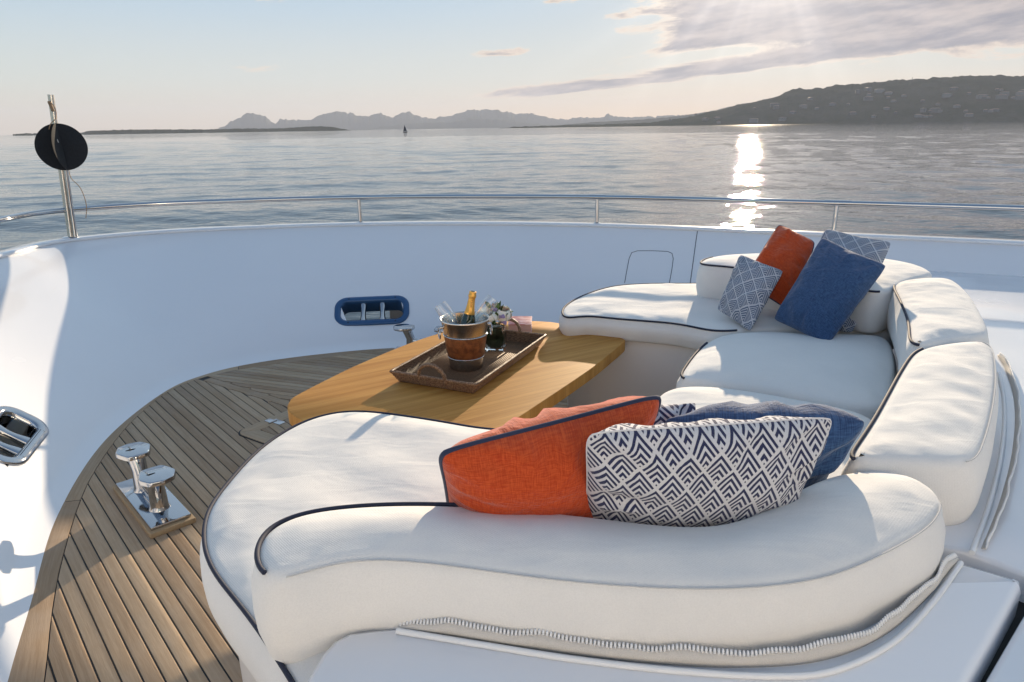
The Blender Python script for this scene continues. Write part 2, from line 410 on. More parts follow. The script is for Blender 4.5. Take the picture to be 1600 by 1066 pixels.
def pad(name, label, outline, z0, z1, closed_n=150, rad=.028, puff=.02, step=.026, cat='cushion', group=None, pipe=None, seam=None, zf=None, wr=.0035, seed=0, mat='cream_canvas', relax=8):
    """a filled cushion from its plan outline: bulging walls, eased edges, crowned and creased top"""
    zf = zf or (lambda x, y: 0.0)
    P = ccw(catmull([v2(q).to_3d() for q in outline], closed_n, True)); P = [v2(q) for q in P]
    for _ in range(relax): P = [P[k]*.5+(P[k-1]+P[(k+1) % len(P)])*.25 for k in range(len(P))]
    root = empty(name, label, cat, group)
    base = sum(P, Vector((0, 0)))/len(P); root.location = (base.x, base.y, z0); off = Vector((base.x, base.y, z0))
    n = len(P); h = z1-z0; rings = []
    for k in range(5): a = math.pi/2*k/4; rings.append((rad*.7*(1-math.sin(a)), z0+rad*.7*(1-math.cos(a))))
    for t in (.3, .5, .7): rings.append((-.012*math.sin(math.pi*t), z0+h*t))
    for k in range(5): a = math.pi/2*k/4; rings.append((rad*(1-math.cos(a)), z1-rad*(1-math.sin(a))))
    vs, fs = [], []
    for ri, (d, z) in enumerate(rings):
        for k, q in enumerate(inset(P, d)):
            w = noise.noise(Vector((q.x*9+seed, q.y*9, z*4)))*.004*math.sin(math.pi*min(max((z-z0)/h, 0), 1))
            vs.append(Vector((q.x, q.y, z+zf(q.x, q.y)+(w*.5 if ri > 6 else 0))))
    for i in range(len(rings)-1):
        for k in range(n):
            l = (k+1) % n; fs.append((i*n+k, i*n+l, (i+1)*n+l, (i+1)*n+k))
    top = inset(P, rad); b = (len(rings)-1)*n
    T = np.array([[q.x, q.y] for q in top]); T2 = np.roll(T, -1, 0)
    def edged(x, y):
        d = T2-T; w = np.array([x, y])-T; t = np.clip((w*d).sum(1)/np.maximum((d*d).sum(1), 1e-12), 0, 1)
        hyp = np.hypot(*(w-d*t[:, None]).T); dist = hyp.min(); near_i[0] = int(hyp.argmin())
        c = ((T[:, 1] > y) != (T2[:, 1] > y)) & (x < (T2[:, 0]-T[:, 0])*(y-T[:, 1])/(T2[:, 1]-T[:, 1]+1e-12)+T[:, 0])
        return dist, bool(c.sum() % 2)
    near_i = [0]; per = sum((top[k]-top[k-1]).length for k in range(n)); pts = [v2(q) for q in top]; nis = [0]*n; xs = T.min(0); xe = T.max(0); ds = [0.0]*n
    yy = xs[1]; row = 0
    while yy < xe[1]:
        xx = xs[0]+(row % 2)*step/2
        while xx < xe[0]:
            dd, ins_ = edged(xx, yy)
            if ins_ and dd > step*.45: pts.append(Vector((xx, yy))); ds.append(dd); nis.append(near_i[0])
            xx += step
        yy += step*.87; row += 1
    res = geometry.delaunay_2d_cdt(pts, [(k, (k+1) % n) for k in range(n)], [], 1, 1e-7)
    rv, rf = res[0], res[2]; idx = {}
    for k, v in enumerate(rv):
        o_ = res[3][k]; src = o_[0] if o_ else None
        if src is not None and src < n: idx[k] = b+src
        else:
            dd = ds[src] if src is not None else 0.01
            q = Vector((v.x, v.y, 0))
            e = 1-math.exp(-dd/.05)
            w = noise.noise(Vector((v.x*5+seed, v.y*5, 1.3)))*wr*1.6*e
            w += noise.noise(Vector((v.x*16+seed, v.y*11, 4.3)))*wr*1.6*math.exp(-dd/.10)*min(dd/.02, 1)
            pr_ = (nis[src] if src is not None else 0)/n*per
            w += noise.noise(Vector((pr_*13, seed*3.1, 0)))*noise.noise(Vector((pr_*2.2, seed, 5)))*wr*4.5*math.exp(-dd/.11)*min(dd/.03, 1)
            idx[k] = len(vs); vs.append(Vector((v.x, v.y, z1+puff*e+w+zf(v.x, v.y))))
    for f in rf:
        t = [idx[i] for i in f]; A, B, C = (vs[i] for i in t[:3])
        if (B.x-A.x)*(C.y-A.y)-(B.y-A.y)*(C.x-A.x) < 0: t = t[::-1]
        fs.append(tuple(t))
    fs.append(tuple(range(n))[::-1])
    link('cushion_body', meshof([v-off for v in vs], fs), mat, root)
    e = inset(P, rad*.22)
    def edgeline(i0, i1, r_, nm, mt):
        m = max(2, int(abs(i1-i0)*n)); path = []
        for k in range(m+1):
            f = (i0+(i1-i0)*k/m)*n; a = e[int(f) % n]; c = e[(int(f)+1) % n]; q = a.lerp(c, f-int(f))
            path.append(Vector((q.x, q.y, z1-rad*.22+.001+zf(q.x, q.y)))-off)
        cl = abs(i1-i0) >= .999
        if cl: path = path[:-1]
        tube(nm, path, r_, mt, root, closed=cl, seg=8)
    def par(pxy):
        q = v2(pxy); return min(range(n), key=lambda k: (e[k]-q).length)/n
    for (lst, rr, nm, mt) in ((pipe or [], .0055, 'piping', 'navy_piping'), (seam or [], .0016, 'seam', 'seam_thread')):
        for (a, mid, c) in lst:
            if a is None: edgeline(0, 1, rr, nm, mt); continue
            ia, im, ic = par(a), par(mid), par(c)
            if (im-ia) % 1 > (ic-ia) % 1: ia, ic = ic, ia
            edgeline(ia, ia+((ic-ia) % 1), rr, nm, mt)
    return root

# ================================================================== SETTING: haze-bound seascape
SEA = -3.0
NW = 34
rs = np.random.RandomState(3)
def sea_height(X, Y, cell):
    Z = np.zeros_like(X)
    for i in range(NW):
        lam = 0.9*(16.0/0.9)**(i/(NW-1)) * (1+.1*rs.rand())
        ang = R(75)+rs.randn()*.75; k = 2*math.pi/lam
        amp = .0040*lam**.85; ph = rs.rand()*6.28
        f = np.clip((lam/cell-2.2)/2.5, 0, 1)
        mod = .6+.4*np.sin((X*math.cos(ang+1.3)+Y*math.sin(ang+1.3))*k*.13+ph*2)
        Z += amp*f*mod*np.sin((X*math.cos(ang)+Y*math.sin(ang))*k+ph)
    return Z
angs = np.concatenate([np.linspace(R(-42), R(42), 560), np.linspace(R(42), R(318), 130)[1:-1]])
radii = np.concatenate([np.linspace(2, 12, 6)[:-1], np.geomspace(12, 18, 10)[:-1], np.geomspace(18, 420, 420), np.geomspace(420, 1500, 50)[1:], np.geomspace(1500, 14000, 14)[1:]])
A_, R_ = np.meshgrid(angs, radii)
X = R_*np.sin(A_); Y = R_*np.cos(A_)
cell = np.maximum(np.gradient(radii)[:, None]*np.ones_like(X), R_*R(84)/560*.6)
Z = sea_height(X, Y, cell)*np.where(R_ < 12, 0.3, 1)
nr, na = X.shape
vs = np.stack([X, Y, Z+SEA], -1).reshape(-1, 3)
i = np.arange(nr-1)[:, None]; j = np.arange(na)[None]; jn = (j+1) % na
quads = np.stack([i*na+j, (i+1)*na+j, (i+1)*na+jn, i*na+jn], -1).reshape(-1, 4)[:, ::-1]
me = bpy.data.meshes.new('sea'); me.from_pydata(vs.tolist(), [], quads.tolist())
pbr('sea_water', (.006, .022, .038), rough=lambda q: q.rng(q.v('LENGTH', oc(q), out=1), 60.0, 2200.0, .015, .065, 'LINEAR'), dist=.6,
    bump=lambda q: q.m('MULTIPLY', q.m('ADD', q.noise(q.v('MULTIPLY', oc(q), (1.3, 2.3, 1)), 1.1, 2, .5), q.m('MULTIPLY', q.noise(q.v('MULTIPLY', oc(q), (.16, .42, 1)), 1.0, 3, .55), 2.6)), .062), IOR=1.33)
sea = tag(link('sea', me, 'sea_water'), kind='structure')
sea['label'] = 'calm rippled sea with the sun glittering on it'

def ridge(name, label, prof, d0, d1, mat, depth=14, rough=.05, seed=0, kind='structure', n=None, jag=0.6, dyy=0.0):
    """terrain rising from its shore at distance d0 to a ridge at d1; prof = (image x, ridge y)"""
    xs = [q[0] for q in prof]; ys = [q[1]-dyy for q in prof]
    n = n or int((xs[-1]-xs[0])/2.2); vs, fs = [], []
    for a in range(n):
        px = xs[0]+(xs[-1]-xs[0])*a/(n-1); py = float(np.interp(px, xs, ys))-jag*(noise.noise(Vector((px*.11, seed, 0)))+.6*noise.noise(Vector((px*.31, seed, 2))))
        rr = ray(px, py); hz = math.hypot(rr.x, rr.y); tan = rr.z/hz; ux, uy = rr.x/hz, rr.y/hz
        H = max(EYE+tan*d1-SEA, 0.5)
        for b in range(depth):
            t = b/(depth-1); d = d0+(d1-d0)*t*1.0
            if b == depth-1: d = d1*1.12
            s = math.sin(min(t*1.25, 1)*math.pi/2)**.9
            h = H*s*(d/d1 if t < .8 else 1)
            q3 = Vector((ux*d, uy*d, 0))
            sc = 1/(d1*.02)
            h += H*rough*(noise.fractal(q3*sc+Vector((seed, 0, 0)), 1.0, 2.1, 5))*(s if b < depth-1 else 0)
            if b == depth-1: h = 0
            if b == 0: h = -2
            vs.append(Vector((ux*d, uy*d, SEA+h)))
    for a in range(n-1):
        for b in range(depth-1):
            fs.append((a*depth+b, (a+1)*depth+b, (a+1)*depth+b+1, a*depth+b+1))
    o = link(name, meshof(vs, fs), mat); tag(o, label, kind=kind)
    return o, vs, depth
def forest_c(q):
    a = q.noise(oc(q), .012, 5, .6); b = q.noise(oc(q), .06, 3, .6)
    return q.mix(q.rng(a, .35, .65), (.020, .032, .016, 1), q.mix(b, (.035, .045, .028, 1), (.060, .058, .042, 1)))
pbr('forest_hill', forest_c, rough=.95, bump=lambda q: q.noise(oc(q), .06, 4), dist=3.0, **{'Specular IOR Level': 0.0})
pbr('bare_mountain', lambda q: q.mix(q.noise(oc(q), .0015, 5, .6), (.05, .06, .05, 1), (.13, .12, .10, 1)), rough=.95, **{'Specular IOR Level': 0.0})
head = [(780, 203), (800, 198.5), (860, 197), (920, 195.5), (985, 194), (1020, 192), (1045, 188), (1075, 184), (1100, 178), (1135, 171), (1150, 166), (1180, 160), (1205, 156), (1235, 144), (1246, 141), (1262, 143), (1300, 136), (1340, 133), (1400, 128), (1430, 126), (1500, 122.5), (1540, 121), (1600, 121), (1750, 118), (1900, 126), (2100, 150), (2400, 185), (2700, 198)]
hl, hv, hd = ridge('headland', 'dark wooded headland on the right with pale houses', head, 2900, 3450, 'forest_hill', depth=22, rough=.07, n=620)
for v in hl.data.vertices:                                     # crowns of trees roughen the slopes
    if v.co.z > SEA+6: v.co.z += 4.0*noise.noise(v.co*.06)+1.5*random.random()
mid = [(860, 203), (880, 197), (930, 193), (985, 190), (1040, 186), (1090, 180), (1130, 172), (1160, 165), (1185, 163), (1300, 168), (1500, 190), (1700, 198)]
ridge('coastal_hills', 'blue hills stepping down behind the wooded headland', mid, 5800, 6300, 'forest_hill', dyy=2.0, rough=.07, seed=4)
far = [(335, 206), (352, 200), (362, 193), (372, 189), (380, 184), (392, 181), (408, 184), (417, 187), (424, 193), (430, 196), (438, 190), (450, 191), (484, 191), (500, 184), (516, 179), (531, 177), (545, 182), (562, 185), (575, 184), (590, 181), (600, 184), (612, 187), (624, 182), (636, 178), (650, 184), (680, 189), (700, 185), (722, 178), (736, 175), (752, 176), (770, 174), (790, 178), (806, 182), (828, 181), (850, 186), (878, 190), (905, 187), (940, 187), (950, 182), (962, 186), (1000, 186), (1050, 184), (1100, 182), (1200, 184), (1400, 192), (1600, 198)]
ridge('mountain_range', 'pale blue jagged mountains along the far coast', far, 9800, 10500, 'bare_mountain', n=900, jag=3.0, dyy=3.0, rough=.10, seed=9)
front = [(560, 209), (600, 200), (640, 195), (700, 193), (740, 187), (790, 190), (840, 196), (900, 199), (960, 203)]
ridge('foothills', 'lower blue foothills in front of the jagged mountains', front, 8600, 9050, 'bare_mountain', jag=2.0, dyy=2.0, rough=.08, seed=19)
isl = [(20, 212.5), (45, 211), (70, 211.5), (90, 210.5), (128, 210), (140, 207), (200, 205.5), (300, 205), (380, 204), (450, 203), (470, 201), (500, 200), (520, 201), (535, 204), (555, 207), (585, 208.2)]
il, iv, idd = ridge('wooded_island', 'long low dark wooded island on the horizon', isl, 3300, 3500, 'forest_hill', dyy=2.2, depth=8, rough=.12, seed=2, n=420)
for v in il.data.vertices:
    if v.co.z > SEA+3: v.co.z += 2.2*noise.noise(v.co*.2)+1.6*random.random()
# houses scattered over the headland
pbr('house_wall', lambda q: q.mix(rnd(q), (.08, .08, .085, 1), (.20, .19, .18, 1)), rough=.8)
pbr('roof_tile', lambda q: q.mix(rnd(q), (.20, .11, .075, 1), (.28, .17, .12, 1)), rough=.85)
def house_mesh(w, d, h, rf):
    v = [(-w, -d, 0), (w, -d, 0), (w, d, 0), (-w, d, 0), (-w, -d, h), (w, -d, h), (w, d, h), (-w, d, h)]
    f = [(0, 1, 5, 4), (1, 2, 6, 5), (2, 3, 7, 6), (3, 0, 4, 7), (4, 5, 6, 7)]
    rv = [(-w-.5, -d-.5, h+.02), (w+.5, -d-.5, h+.02), (w+.5, d+.5, h+.02), (-w-.5, d+.5, h+.02), (-w*.7, 0, h+rf), (w*.7, 0, h+rf)]
    return meshof(v, f), meshof(rv, [(0, 1, 5, 4), (1, 2, 5), (2, 3, 4, 5), (3, 0, 4), (3, 2, 1, 0)])
hm = [house_mesh(*q) for q in ((7, 6, 7, 3), (12, 7, 9, 3), (16, 8, 14, 2), (6, 5, 6, 3))]
hs = random.Random(5); spots = []
clus = [(1290, 165), (1390, 172), (1360, 150), (1480, 160), (1590, 150), (1100, 190), (1200, 183), (1450, 182), (1330, 185), (1240, 172), (1550, 178)]
for c in range(72):
    a, b = clus[hs.randrange(len(clus))]; tx, ty = a+hs.gauss(0, 26), b+hs.gauss(0, 7)
    best = min(((hv[k]-Vector((0, 0, EYE))) for k in range(0, len(hv), 1) if False), default=None) if False else None
    spots.append((tx, ty))
proj = []
for k, v in enumerate(hl.data.vertices):
    q = v.co-Vector((0, 0, EYE)); f_ = q.dot(fwd); proj.append((800+q.dot(cx)/f_*FOC, 533-q.dot(cy)/f_*FOC))
PJ = np.array(proj)
for c, (tx, ty) in enumerate(spots):
    k = int(((PJ[:, 0]-tx)**2+(PJ[:, 1]-ty)**2).argmin())
    if k % hd in (0, hd-1, hd-2): continue
    co = hl.data.vertices[k].co; wm, rm = hm[hs.randrange(4)]
    root = empty('hillside_house', 'tiny pale house among the trees of the far headland', 'house', 'houses scattered on the headland')
    root.location = (co.x, co.y, co.z-1.0); root.rotation_euler.z = hs.uniform(0, 3.14)
    link('wall', wm, 'house_wall', root, False); link('roof', rm, 'roof_tile', root, False)
# a signal mast on the crest and a distant sailing boat
q = hl.data.vertices[int(((PJ[:, 0]-1424)**2+(PJ[:, 1]-127)**2).argmin())].co
tag(tube('signal_mast', [q-Vector((0, 0, 2)), q+Vector((0, 0, 16))], [1.6, .8], 'sailcloth_grey', seg=6), 'thin mast rising from the crest of the wooded headland', 'mast')
sb = empty('sailing_boat', 'tiny dark sailing boat far out below the mountains', 'sailing boat'); b_ = ray(633, 208); b_ = b_/math.hypot(b_.x, b_.y)*900
sb.location = (b_.x, b_.y, SEA)
hullp = [Vector((-3, 0, .7)), Vector((-1.5, .9, .7)), Vector((1.5, .8, .7)), Vector((3.4, 0, .9)), Vector((1.5, -.8, .7)), Vector((-1.5, -.9, .7))]
link('hull', meshof([v*1.0 for v in hullp]+[Vector((v.x*.8, v.y*.6, -.1)) for v in hullp], [(0, 1, 2, 3, 4, 5)]+[(k, (k+1) % 6, (k+1) % 6+6, k+6) for k in range(6)]), 'sailcloth_grey', sb, False)
tube('mast', [Vector((0, 0, .6)), Vector((0, 0, 9.2))], .12, 'sailcloth_grey', sb, seg=6)
def sailm(a, b, c):
    N = 6; vv, ff = [], []
    for i_ in range(N+1):
        for j_ in range(N+1):
            s, t = i_/N, j_/N
            pnt = a.lerp(b, s).lerp(c, t)+Vector((0, .35*math.sin(math.pi*s)*(1-t), 0)); vv.append(pnt)
    for i_ in range(N):
        for j_ in range(N): k0 = i_*(N+1)+j_; ff.append((k0, k0+1, k0+N+2, k0+N+1))
    return meshof(vv, ff)
link('mainsail', sailm(Vector((-.1, 0, 1.2)), Vector((-2.4, 0, 1.2)), Vector((-.1, 0, 9))), 'sailcloth_grey', sb)
link('jib', sailm(Vector((.1, 0, 1.2)), Vector((2.6, 0, 1.2)), Vector((.1, 0, 7.8))), 'sailcloth_grey', sb)

# air
hz = link('haze', rbox_mesh(28600, 28600, 470, bev=0), None, smooth=False); hz.location = (0, 0, SEA-1.5+235)
m, q = material('haze_air'); vol = q.n('ShaderNodeVolumePrincipled', {'Color': (.72, .79, .95, 1), 'Density': 7e-5, 'Anisotropy': .1}); q.n('ShaderNodeOutputMaterial', {'Volume': vol})
hz.data.materials.append(m); tag(hz, kind='stuff')
hz['label'] = 'thin sea haze'

# ================================================================== YACHT: bulwark, cap, rail
TOP = .825
def tp_(x, y): q = at(x, y, TOP); return (q.x, q.y)
BT = [((-.50, -1.6), (-1.7, -1.6)), ((-1.15, .6), (-2.40, .6)), ((-1.75, 1.94), (-2.95, 2.1)), ((-2.11, 2.71), (-3.33, 3.1)), ((-2.34, 3.51), (-3.56, 4.0)),
      ((-2.36, 4.25), (-3.58, 4.85)), ((-2.22, 4.60), tp_(95, 380)), ((-1.95, 4.84), tp_(240, 366)), ((-1.49, 5.04), tp_(400, 358)), ((-.92, 5.17), tp_(565, 353)),
      ((-.2, 5.16), tp_(760, 352)), ((.65, 4.96), tp_(935, 355)), ((1.35, 4.66), tp_(1100, 361)), ((1.92, 4.38), tp_(1250, 368)), ((3.0, 3.78), tp_(1600, 384)), ((4.4, 2.95), (5.0, 3.75)), ((5.8, 1.9), (6.7, 2.6))]
def ctrl(u, k):
    """catmull at parameter u (control index) of curve k"""
    i = min(int(u), len(BT)-2); t = u-i
    P = [Vector(BT[max(0, min(len(BT)-1, j))][k]) for j in (i-1, i, i+1, i+2)]
    a, b, c, d = P
    return .5*((2*b)+(c-a)*t+(2*a-5*b+4*c-d)*t*t+(3*b-a-3*c+d)*t**3)
def wallp(u, s):
    B, T = ctrl(u, 0), ctrl(u, 1)
    q = B.lerp(T, s**1.12); nrm = (ctrl(min(u+.02, len(BT)-1.001), 0)-ctrl(max(u-.02, 0), 0)); nrm = Vector((nrm.y, -nrm.x)).normalized()
    cove = .045*max(0, 1-s/.06)**2
    return Vector((q.x+nrm.x*cove, q.y+nrm.y*cove, TOP*s))
def outn(u, k=1):
    t = ctrl(min(u+.02, len(BT)-1.001), k)-ctrl(max(u-.02, 0), k); return Vector((-t.y, t.x, 0)).normalized()
def wall_normal(u, s):
    a = wallp(u+.02, s)-wallp(u-.02, s); b = wallp(u, s+.02)-wallp(u, s-.02); return a.cross(b).normalized()*1.0
def find_wall(px, py):
    best = None; lo, hi, s0, s1 = 0.0, len(BT)-1.001, 0.0, 1.0
    for it in range(5):
        for a in np.linspace(lo, hi, 41):
            for b in np.linspace(s0, s1, 21):
                q = wallp(float(a), float(b))-Vector((0, 0, EYE)); f_ = q.dot(fwd)
                if f_ <= .1: continue
                e = (800+q.dot(cx)/f_*FOC-px)**2+(533-q.dot(cy)/f_*FOC-py)**2
                if best is None or e < best[0]: best = (e, float(a), float(b))
        w = (hi-lo)/12; h = (s1-s0)/6; lo, hi = max(0, best[1]-w), min(len(BT)-1.001, best[1]+w); s0, s1 = max(0, best[2]-h), min(1, best[2]+h)
    return best[1], best[2]
bul = empty('bulwark', 'curved white bulwark sweeping round the bow deck in blue shade', 'bulwark')
# openings for the two fairleads: (u0,u1,s0,s1)
FA = [find_wall(530, 487)[0], find_wall(637, 487)[0]]; fs0 = find_wall(585, 503)[1]; fs1 = find_wall(585, 470)[1]
ul, sl_ = find_wall(20, 682)
def uw(u, du):   # metres per unit of u
    return (wallp(u+du, .5)-wallp(u-du, .5)).length/(2*du)
HOLES = []
uc, sc_ = (FA[0]+FA[1])/2, find_wall(583, 486)[1]
HOLES.append((uc, sc_, .265, .105))         # centre u, s, half width, half height in metres
ul_c, sl_c = find_wall(14, 680)
HOLES.append((ul_c, sl_c, .225, .098))
us = list(np.linspace(0, len(BT)-1.001, 260)); ss = [0, .01, .02, .035, .05, .06]+list(np.linspace(.08, .97, 40))+[.985, 1.0]
cuts = []
for (u0, s0, hw, hh) in HOLES:
    du = hw/uw(u0, .1); H_ = (wallp(u0, s0+.02)-wallp(u0, s0-.02)).length/.04; dsv = hh/H_
    cuts.append((u0-du, u0+du, s0-dsv, s0+dsv)); us += [u0-du, u0+du]; ss += [s0-dsv, s0+dsv]
us = sorted(us); ss = sorted(ss)
def incut(u, s): return any(a < u < b and c < s < d for a, b, c, d in cuts)
vs = [wallp(u, s) for u in us for s in ss]; m_ = len(ss)
fs = [(i*m_+j, (i+1)*m_+j, (i+1)*m_+j+1, i*m_+j+1) for i in range(len(us)-1) for j in range(m_-1) if not incut((us[i]+us[i+1])/2, (ss[j]+ss[j+1])/2)]
link('inner_skin', meshof(vs, fs), 'gelcoat', bul)
# cap: rounded section, .13 wide, over the wall
cs = [(0.0, -.004), (-.012, .004), (-.014, .014), (-.006, .023), (.01, .027), (.115, .022), (.13, .012), (.132, -.01), (.125, -.05)]
ud = [float(x) for x in np.linspace(0, len(BT)-1.001, 300)]
vs = []
for u in ud:
    T = ctrl(u, 1); o_ = outn(u)
    for (d, z) in cs: vs.append(Vector((T.x+o_.x*d, T.y+o_.y*d, TOP+z)))
m_ = len(cs); fs = [(i*m_+j, (i+1)*m_+j, (i+1)*m_+j+1, i*m_+j+1) for i in range(len(ud)-1) for j in range(m_-1)]
link('cap', meshof(vs, fs), 'gelcoat', bul)
def hullp_(u, s):
    T = ctrl(u, 1); o_ = outn(u); d = .122-.75*(1-s)**1.3*.9
    return Vector((T.x+o_.x*d, T.y+o_.y*d, SEA-.5+(TOP-.045-SEA+.5)*s))
sh = sorted(set(list(np.linspace(0, 1, 16))+[ (hh_) for hh_ in (.70, .93)]))
def hullhole(u, s):
    z = SEA-.5+(TOP-.045-SEA+.5)*s
    return any(a < u < b and .70 <= s <= .93 for a, b, c, d in cuts)
vs = [hullp_(u, s) for u in us for s in sh]; m_ = len(sh)
fs = [(i*m_+j, i*m_+j+1, (i+1)*m_+j+1, (i+1)*m_+j) for i in range(len(us)-1) for j in range(m_-1) if not hullhole((us[i]+us[i+1])/2, (sh[j]+sh[j+1])/2)]
link('outer_hull', meshof(vs, fs), 'gelcoat', bul)
# joint line and locker lid let into the wall
def on_wall(px, py, lift=.0015):
    u, s = find_wall(px, py); n_ = wall_normal(u, s); q = wallp(u, s)
    if n_.dot(Vector((0, 2.5, 1.2))-q) < 0: n_ = -n_
    return q+n_*lift
tube('panel_joint', [on_wall(1090-12*t, 358+88*t, 0) for t in np.linspace(0, 1, 8)], .0035, 'gelcoat_seam', bul, seg=6)
lid = [(976, 442), (979, 425), (983, 404), (987, 395), (996, 392), (1020, 392), (1043, 393), (1050, 396), (1052, 404), (1050, 420), (1046, 442)]
tube('locker_lid_joint', [on_wall(x, y, 0) for x, y in lid], .003, 'gelcoat_seam', bul, seg=6)

# rail
rail = empty('guard_rail', 'polished steel guard rail running round the bow above the bulwark', 'rail')
RZ = TOP+.245
tube('top_tube', [Vector((*(ctrl(u, 1)+outn(u).to_2d()*.06), RZ)) for u in ud], .0205, 'polished_steel', rail, seg=14)
def near_u(px, z=TOP, off=.06):
    best = None
    for u in np.linspace(0, len(BT)-1.01, 900):
        T = ctrl(float(u), 1)+outn(float(u)).to_2d()*off; q = Vector((T.x, T.y, z-EYE)); f_ = q.dot(fwd)
        if f_ < .3: continue
        e = abs(800+q.dot(cx)/f_*FOC-px)
        if best is None or e < best[0]: best = (e, float(u), T)
    return best[1], best[2]
for px in (565, 932, 1303, 1770, -700):
    u, T = near_u(px)
    st = lathe('stanchion', [(.030, 0), (.030, .006), (.016, .012), (.0155, RZ-TOP-.02)], 'polished_steel', rail, M=Matrix.Translation((T.x, T.y, TOP+.022)), seg=16)
    a = Vector((*(ctrl(u-.12, 1)+outn(u-.12).to_2d()*.06), RZ)); b = Vector((*(ctrl(u+.12, 1)+outn(u+.12).to_2d()*.06), RZ)); c = Vector((T.x, T.y, RZ))
    tube('sleeve', [c+(a-c)*.6, c, c+(b-c)*.6], .0235, 'polished_steel', st, seg=14)

# flag post with black day shape
u, T = near_u(113)
post = empty('flag_post', 'slender steel post rising above the rail at the bow', 'post'); post.location = (T.x, T.y, TOP+.02)
top = aty(79, 148, T.y-.02)-Vector((T.x, T.y, TOP+.02))
base = Vector((0, 0, 0))
tube('main_tube', [base, base.lerp(top, .35), top], .030, 'brushed_steel', post, seg=16, flat=.7)
tube('side_tube', [base+Vector((.045, -.01, 0)), base.lerp(top, .5)+Vector((.040, -.01, 0))], .016, 'polished_steel', post, seg=12)
lathe('foot', [(.062, 0), (.062, .008), (.05, .014), (0, .016)], 'polished_steel', post, seg=24)
tube('sheave', [top+Vector((.0, -.035, -.05)), top+Vector((.02, -.04, -.12))], .012, 'cord_tan', post, seg=8)
ballc = aty(96.5, 230, T.y-.12)
day = empty('anchor_ball', 'black round day shape of crossed discs hung on the bow post', 'signal ball'); day.location = ballc
Rb = .172
def disc(name, nrm, upv):
    n_ = nrm.normalized(); a = upv-n_*upv.dot(n_); a.normalize(); b = n_.cross(a); vs, fs = [], []
    rings = [0, .25, .5, .75, .94, 1.0]
    for sgn in (1, -1):
        for k, rr in enumerate(rings):
            for t in range(48):
                th = 2*math.pi*t/48; w = .004*math.sin(3*th)*rr
                vs.append((a*math.cos(th)+b*math.sin(th))*rr*Rb+n_*(sgn*(.004 if k < 5 else .001)+w))
    for l in (0, 1):
        for k in range(len(rings)-1):
            for t in range(48):
                o0 = (l*len(rings)+k)*48; o1 = o0+48; t2 = (t+1) % 48
                fs.append((o0+t, o0+t2, o1+t2, o1+t) if l else (o0+t, o1+t, o1+t2, o0+t2))
    return link(name, meshof(vs, fs), 'black_canvas', day)
vd = (Vector((0, 0, EYE))-ballc).normalized(); tilt = Vector((-.10, 0, 1)).normalized()
disc('disc', Matrix.Rotation(R(10), 3, tilt) @ vd, tilt)
disc('disc', Matrix.Rotation(R(72), 3, tilt) @ vd, tilt)
def cordpath(pts): return catmull([Vector(x) for x in pts], 24)
topw = Vector((T.x, T.y, TOP+.02))+top
halyard = empty('halyard', 'thin tan cord tied from post top to ball and rail', 'cord'); halyard.location = topw
tube('cord', cordpath([Vector((.02, -.05, -.06)), Vector((.07, -.09, -.10)), Vector((.08, -.12, -.17)), ballc-topw+Vector((-.01, -.06, Rb*.98)), ballc-topw+Vector((-.03, -.06, Rb*.75))]), .0035, 'cord_tan', halyard, seg=6)
tube('cord', cordpath([ballc-topw+Vector((.03, -.02, -Rb)), ballc-topw+Vector((.05, -.04, -Rb-.06)), ballc-topw+Vector((.11, -.05, -Rb-.13)), ballc-topw+Vector((.13, -.05, -Rb-.25)), ballc-topw+Vector((.10, -.04, -Rb-.36))]), .003, 'cord_tan', halyard, seg=6)
tube('cord_tail', cordpath([ballc-topw+Vector((.0, -.04, Rb*.9)), ballc-topw+Vector((.01, -.06, Rb*.5)), ballc-topw+Vector((.02, -.06, Rb*.2))]), .0025, 'white_plastic', halyard, seg=6)

